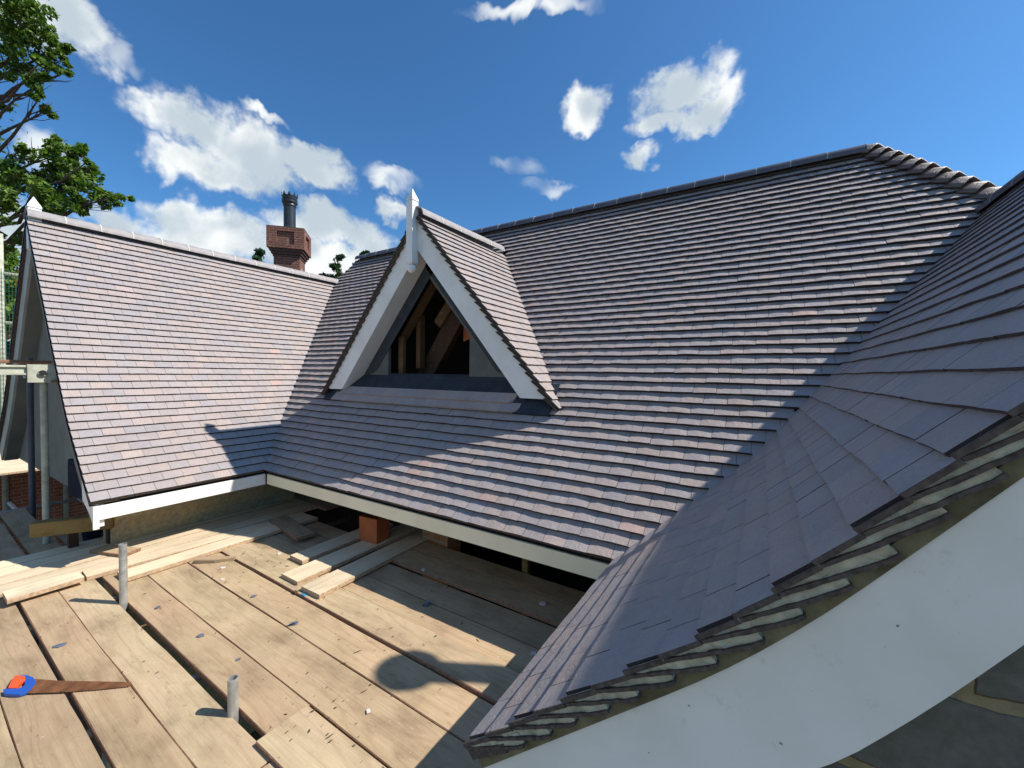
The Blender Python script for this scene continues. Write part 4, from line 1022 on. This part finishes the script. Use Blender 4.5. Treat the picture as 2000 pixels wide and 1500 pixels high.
def conifer(x, y, top, rad, label, nb=26, name='conifer_tree', mt='fir'):
    e = empty(name, (x, y, 0), label, 'tree'); T_, F = MB(), MB()
    T_.tube([(x, y, -O), (x, y, top)], [.22, .02], 8)
    for i in range(nb):
        f = (i/nb)**.8; z = top-.10-f*3.2; rr = rad*(.42+f*1.6)*random.uniform(.65, 1.25); a = i*2.4+random.random()
        b = Vector((x+cos(a)*rr, y+sin(a)*rr, z+random.uniform(-.1, .25))); s = Vector((x, y, z)); T_.tube([s, (s+b)/2+Vector((0, 0, .06)), b], [.02, .012, .004], 5)
        for k in range(16):
            t = (k+.5)/16; p = s.lerp(b, t)+Vector((0, 0, .05*sin(pi*t))); leaves(F, p, .10+.08*(1-t), 20, .055, .6)
    T_.build('trunk', M['bark'], e, smooth=True); F.build('crown', M[mt], e)
conifer(-13.1, 9.15, 4.10, .62, 'dark green conifer top showing between the left ridge and the dormer')
conifer(-13.5, 10.5, 4.62, .60, 'conifer top partly hidden behind the end of the main ridge')
conifer(-15.7, 7.75, 4.42, .35, 'tiny conifer tip just left of the chimney')
e = empty('leafy_tree', (-24, 2.9, 0), 'round green tree behind the far left scaffold', 'tree')
BT, BL = MB(), MB(); BT.tube([(-24, 2.9, -O), (-24, 2.9, 2.5)], [.3, .1], 8)
for i in range(26):
    c = Vector((-21.5+random.gauss(0, .9), 2.9+random.gauss(0, .8), 2.6+random.gauss(0, .7))); leaves(BL, c, .5, 160, .09); limb(BT, (-24, 2.9, 1.5), c, .06, .01)
BT.build('trunk', M['bark'], e, smooth=True); BL.build('crown', M['oak'], e)
e = empty('copper_tree', (8.9, 12.6, 0), 'wisps of dark red foliage just above the near ridge at the right edge', 'tree')
BT, BL = MB(), MB(); BT.tube([(8.9, 12.6, -O), (8.6, 12.0, 5.6)], [.25, .04], 8)
for i in range(9): leaves(BL, (8.55+random.gauss(0, .25), 11.8+random.gauss(0, .25), 5.55+random.gauss(0, .22)), .14, 70, .05)
BT.build('trunk', M['bark'], e, smooth=True); BL.build('crown', M['copper'], e)

# ---------------------------------------------------------------- sky, sun, camera
SUN = Vector((.830, .425, 1.0)).normalized()
el = math.asin(SUN.z); az = math.atan2(SUN.x, SUN.y)
wd = bpy.data.worlds.new('World'); SC.world = wd; wd.use_nodes = True; nt = wd.node_tree
bg = nt.nodes['Background']
sky = N(nt, 'ShaderNodeTexSky'); sky.sky_type = 'NISHITA'; sky.sun_disc = False; sky.sun_elevation = el; sky.sun_rotation = az
sky.air_density = 1.0; sky.dust_density = .6; sky.ozone_density = 2.5; sky.altitude = 50
tc = N(nt, 'ShaderNodeTexCoord'); d0 = tc.outputs['Generated']
def vm(op, a, b=None, c=None):
    m = N(nt, 'ShaderNodeVectorMath', operation=op)
    for i, v in enumerate((a, b, c)):
        if v is None: continue
        if hasattr(v, 'links'): L(nt, v, m.inputs[i])
        else: m.inputs[i].default_value = v
    return m
def warp(vec, scale, amp, detail=4, rough=.55, off=0):
    n = N(nt, 'ShaderNodeTexNoise'); n.inputs['Scale'].default_value = scale; n.inputs['Detail'].default_value = detail; n.inputs['Roughness'].default_value = rough
    L(nt, vm('ADD', vec, (off, off, off)).outputs[0], n.inputs['Vector'])
    return vm('MULTIPLY_ADD', vm('SUBTRACT', n.outputs['Color'], (.5, .5, .5)).outputs[0], (amp,)*3, vec).outputs[0]
dw_ = warp(warp(d0, 6, .10, 2, .5, 2), 17, .075, 3, .6, 5)
CL = [(-0.821, 0.401, 0.407, 3.846, 6.085, 1.763, 5.84, -2.772, 14.487, 1.0),
(-0.849, 0.329, 0.413, 5.259, 9.538, 3.202, 10.795, -3.973, 25.327, 1.0),
(-0.873, 0.33, 0.358, 4.446, 8.873, 2.662, 9.536, -3.388, 26.43, 1.0),
(-0.777, 0.486, 0.4, 6.347, 8.492, 2.028, 8.286, -5.145, 22.376, 1.0),
(-0.752, 0.503, 0.426, 14.095, 17.555, 4.181, 13.063, -8.723, 33.374, 0.8),
(-0.144, 0.831, 0.537, 12.449, 3.605, -2.227, 1.32, -10.513, 16.607, 1.05),
(-0.098, 0.858, 0.504, 18.094, 4.184, -3.601, 0.773, -12.443, 21.341, 1.05),
(-0.174, 0.845, 0.506, 14.415, 4.325, -2.252, 3.324, -21.143, 36.404, 0.9),
(-0.217, 0.863, 0.457, 27.657, 8.785, -3.452, 3.067, -15.31, 30.369, 1.0),
(-0.315, 0.782, 0.538, 21.308, 9.713, -1.627, 4.863, -13.465, 22.424, 1.0),
(-0.43, 0.805, 0.409, 12.973, 7.038, -0.201, 8.831, -18.108, 44.876, 0.55),
(-0.855, 0.174, 0.488, 6.656, 13.588, 6.819, 9.176, -1.617, 16.671, 0.9),
(-0.85, 0.222, 0.477, 8.667, 16.812, 7.604, 18.168, -4.302, 34.373, 0.45),
(-0.869, 0.124, 0.478, 7.448, 16.851, 9.177, 11.562, -1.285, 21.352, 0.7),
(-0.695, 0.595, 0.404, 19.089, 19.881, 3.527, 14.211, -12.41, 42.72, 0.6),
(-0.705, 0.612, 0.358, 16.57, 17.484, 2.773, 9.407, -8.338, 32.774, 0.8),
(-0.889, 0.369, 0.271, 3.486, 7.218, 1.613, 6.525, -2.537, 24.827, 1.0),
(-0.788, 0.538, 0.3, 4.317, 5.761, 0.999, 6.087, -4.166, 23.433, 1.05),
(-0.75, 0.6, 0.279, 9.791, 11.478, 1.613, 5.069, -4.136, 22.535, 1.0),
(-0.848, 0.473, 0.238, 1.624, 2.687, 0.445, 4.137, -2.252, 19.195, 1.0),
(-0.936, 0.242, 0.254, 4.906, 14.869, 3.912, 7.454, -1.614, 29.06, 0.9),
(-0.968, 0.129, 0.215, 4.309, 22.1, 6.168, 4.134, -0.29, 18.788, 0.75),
(-0.368, 0.65, 0.665, 5.781, 3.362, -0.083, 18.152, -34.146, 43.414, 0.42),
(-0.466, 0.764, 0.446, 12.793, 7.743, 0.106, 9.05, -15.928, 36.756, 0.25),
(-0.931, 0.155, 0.332, 8.02, 26.334, 10.195, 7.708, -0.976, 22.084, 0.45),
(-0.683, 0.599, 0.419, 10.914, 11.073, 1.966, 10.863, -9.718, 31.614, 0.35),
(-0.781, 0.417, 0.465, 9.165, 12.798, 3.9, 25.039, -13.149, 53.796, 0.18)
,
(.3, -.8, .5, 2.3, .86, 0, -.62, 1.65, 3.0, 1.0),
(-.6, -.7, .35, 2.1, -1.8, 0, 1.0, 1.2, 4.2, 1.0)]   # last two added unseen behind the viewer as neutral fill light
tot = None; thin = None
for (cx_, cy_, cz_, ax, ay, az_, bx, by, bz, s_) in CL:
    a = vm('DOT_PRODUCT', dw_, (ax, ay, az_)).outputs['Value']; b = vm('DOT_PRODUCT', dw_, (bx, by, bz)).outputs['Value']
    q = mth(nt, 'MULTIPLY_ADD', b, b, mth(nt, 'MULTIPLY', a, a))
    if s_ >= .7: tot = q if tot is None else mth(nt, 'MINIMUM', tot, q)
    else: thin = q if thin is None else mth(nt, 'MINIMUM', thin, q)
sep = N(nt, 'ShaderNodeSeparateXYZ'); L(nt, d0, sep.inputs[0]); above = mth(nt, 'GREATER_THAN', sep.outputs[2], 0.0)
tot = mth(nt, 'MULTIPLY', mth(nt, 'MAXIMUM', mth(nt, 'SUBTRACT', 1.0, mth(nt, 'MULTIPLY', mth(nt, 'SQRT', tot), .80)), 0.0), above)
thin = mth(nt, 'MULTIPLY', mth(nt, 'MAXIMUM', mth(nt, 'SUBTRACT', 1.0, thin), 0.0), mth(nt, 'MULTIPLY', above, .45))
nf = noise_n(nt, d0, 11, 5, .62); nl = noise_n(nt, d0, 7, 2, .55)
def sstep(x, lo, hi):
    m = N(nt, 'ShaderNodeMapRange', interpolation_type='SMOOTHSTEP'); L(nt, x, m.inputs[0]); m.inputs[1].default_value = lo; m.inputs[2].default_value = hi; return m.outputs[0]
dens = mth(nt, 'MULTIPLY_ADD', mth(nt, 'SUBTRACT', nf, .5), 1.5, tot)
alpha = mth(nt, 'MULTIPLY', sstep(dens, .06, .60), sstep(tot, 0, .22))
wisp = mth(nt, 'MULTIPLY', mth(nt, 'MULTIPLY', sstep(thin, 0, .5), 1.0), sstep(nl, .30, .72))
alpha = mth(nt, 'MINIMUM', mth(nt, 'MAXIMUM', mth(nt, 'MULTIPLY', alpha, .97), wisp), 1.0)
# cloud brightness: thick bright crowns, greyer soft middles
br = mth(nt, 'MULTIPLY', sstep(mth(nt, 'MULTIPLY_ADD', tot, -.16, mth(nt, 'MULTIPLY_ADD', nf, .35, mth(nt, 'MULTIPLY', nl, .75))), .36, .62), 1.0)
ccol = N(nt, 'ShaderNodeMix'); ccol.data_type = 'RGBA'; L(nt, br, ccol.inputs[0])
ccol.inputs[6].default_value = (4.9, 5.7, 6.3, 1); ccol.inputs[7].default_value = (9.2, 9.4, 9.2, 1)
skyc = mixc(nt, sky.outputs[0], (0.51, 0.97, 1.31), 1.0)
mx = mixc(nt, skyc, ccol.outputs[2], alpha, 'MIX')
L(nt, mx, bg.inputs['Color']); bg.inputs['Strength'].default_value = 0.09
sd = bpy.data.lights.new('sun', 'SUN'); sd.energy = 5.0; sd.angle = R(.53); sd.color = (1, .94, .85)
so = bpy.data.objects.new('sun', sd); C.objects.link(so); so.rotation_euler = (-SUN).to_track_quat('-Z', 'Y').to_euler(); so.location = (20, 12, 30)
cd = bpy.data.cameras.new('camera'); cd.sensor_width = 36; cd.sensor_fit = 'HORIZONTAL'; cd.lens = 36*789.6888/2000; cd.clip_start = .05; cd.clip_end = 3000
co = bpy.data.objects.new('camera', cd); C.objects.link(co)
yaw, pitch, roll = -.554, -.0267, .0121
fw = Vector((sin(yaw)*cos(pitch), cos(yaw)*cos(pitch), sin(pitch))); rt = Vector((cos(yaw), -sin(yaw), 0)); up = rt.cross(fw)
r2 = rt*cos(roll)+up*sin(roll); u2 = -rt*sin(roll)+up*cos(roll)
mw = Matrix((r2, u2, -fw)).transposed().to_4x4(); mw.translation = (0, 0, O); co.matrix_world = mw
SC.camera = co
vs_ = SC.view_settings; vs_.view_transform = 'Standard'; vs_.look = 'None'; vs_.exposure = 0.36; vs_.gamma = 1
SC.cycles.max_bounces = 5; SC.cycles.diffuse_bounces = 4; SC.cycles.transmission_bounces = 2
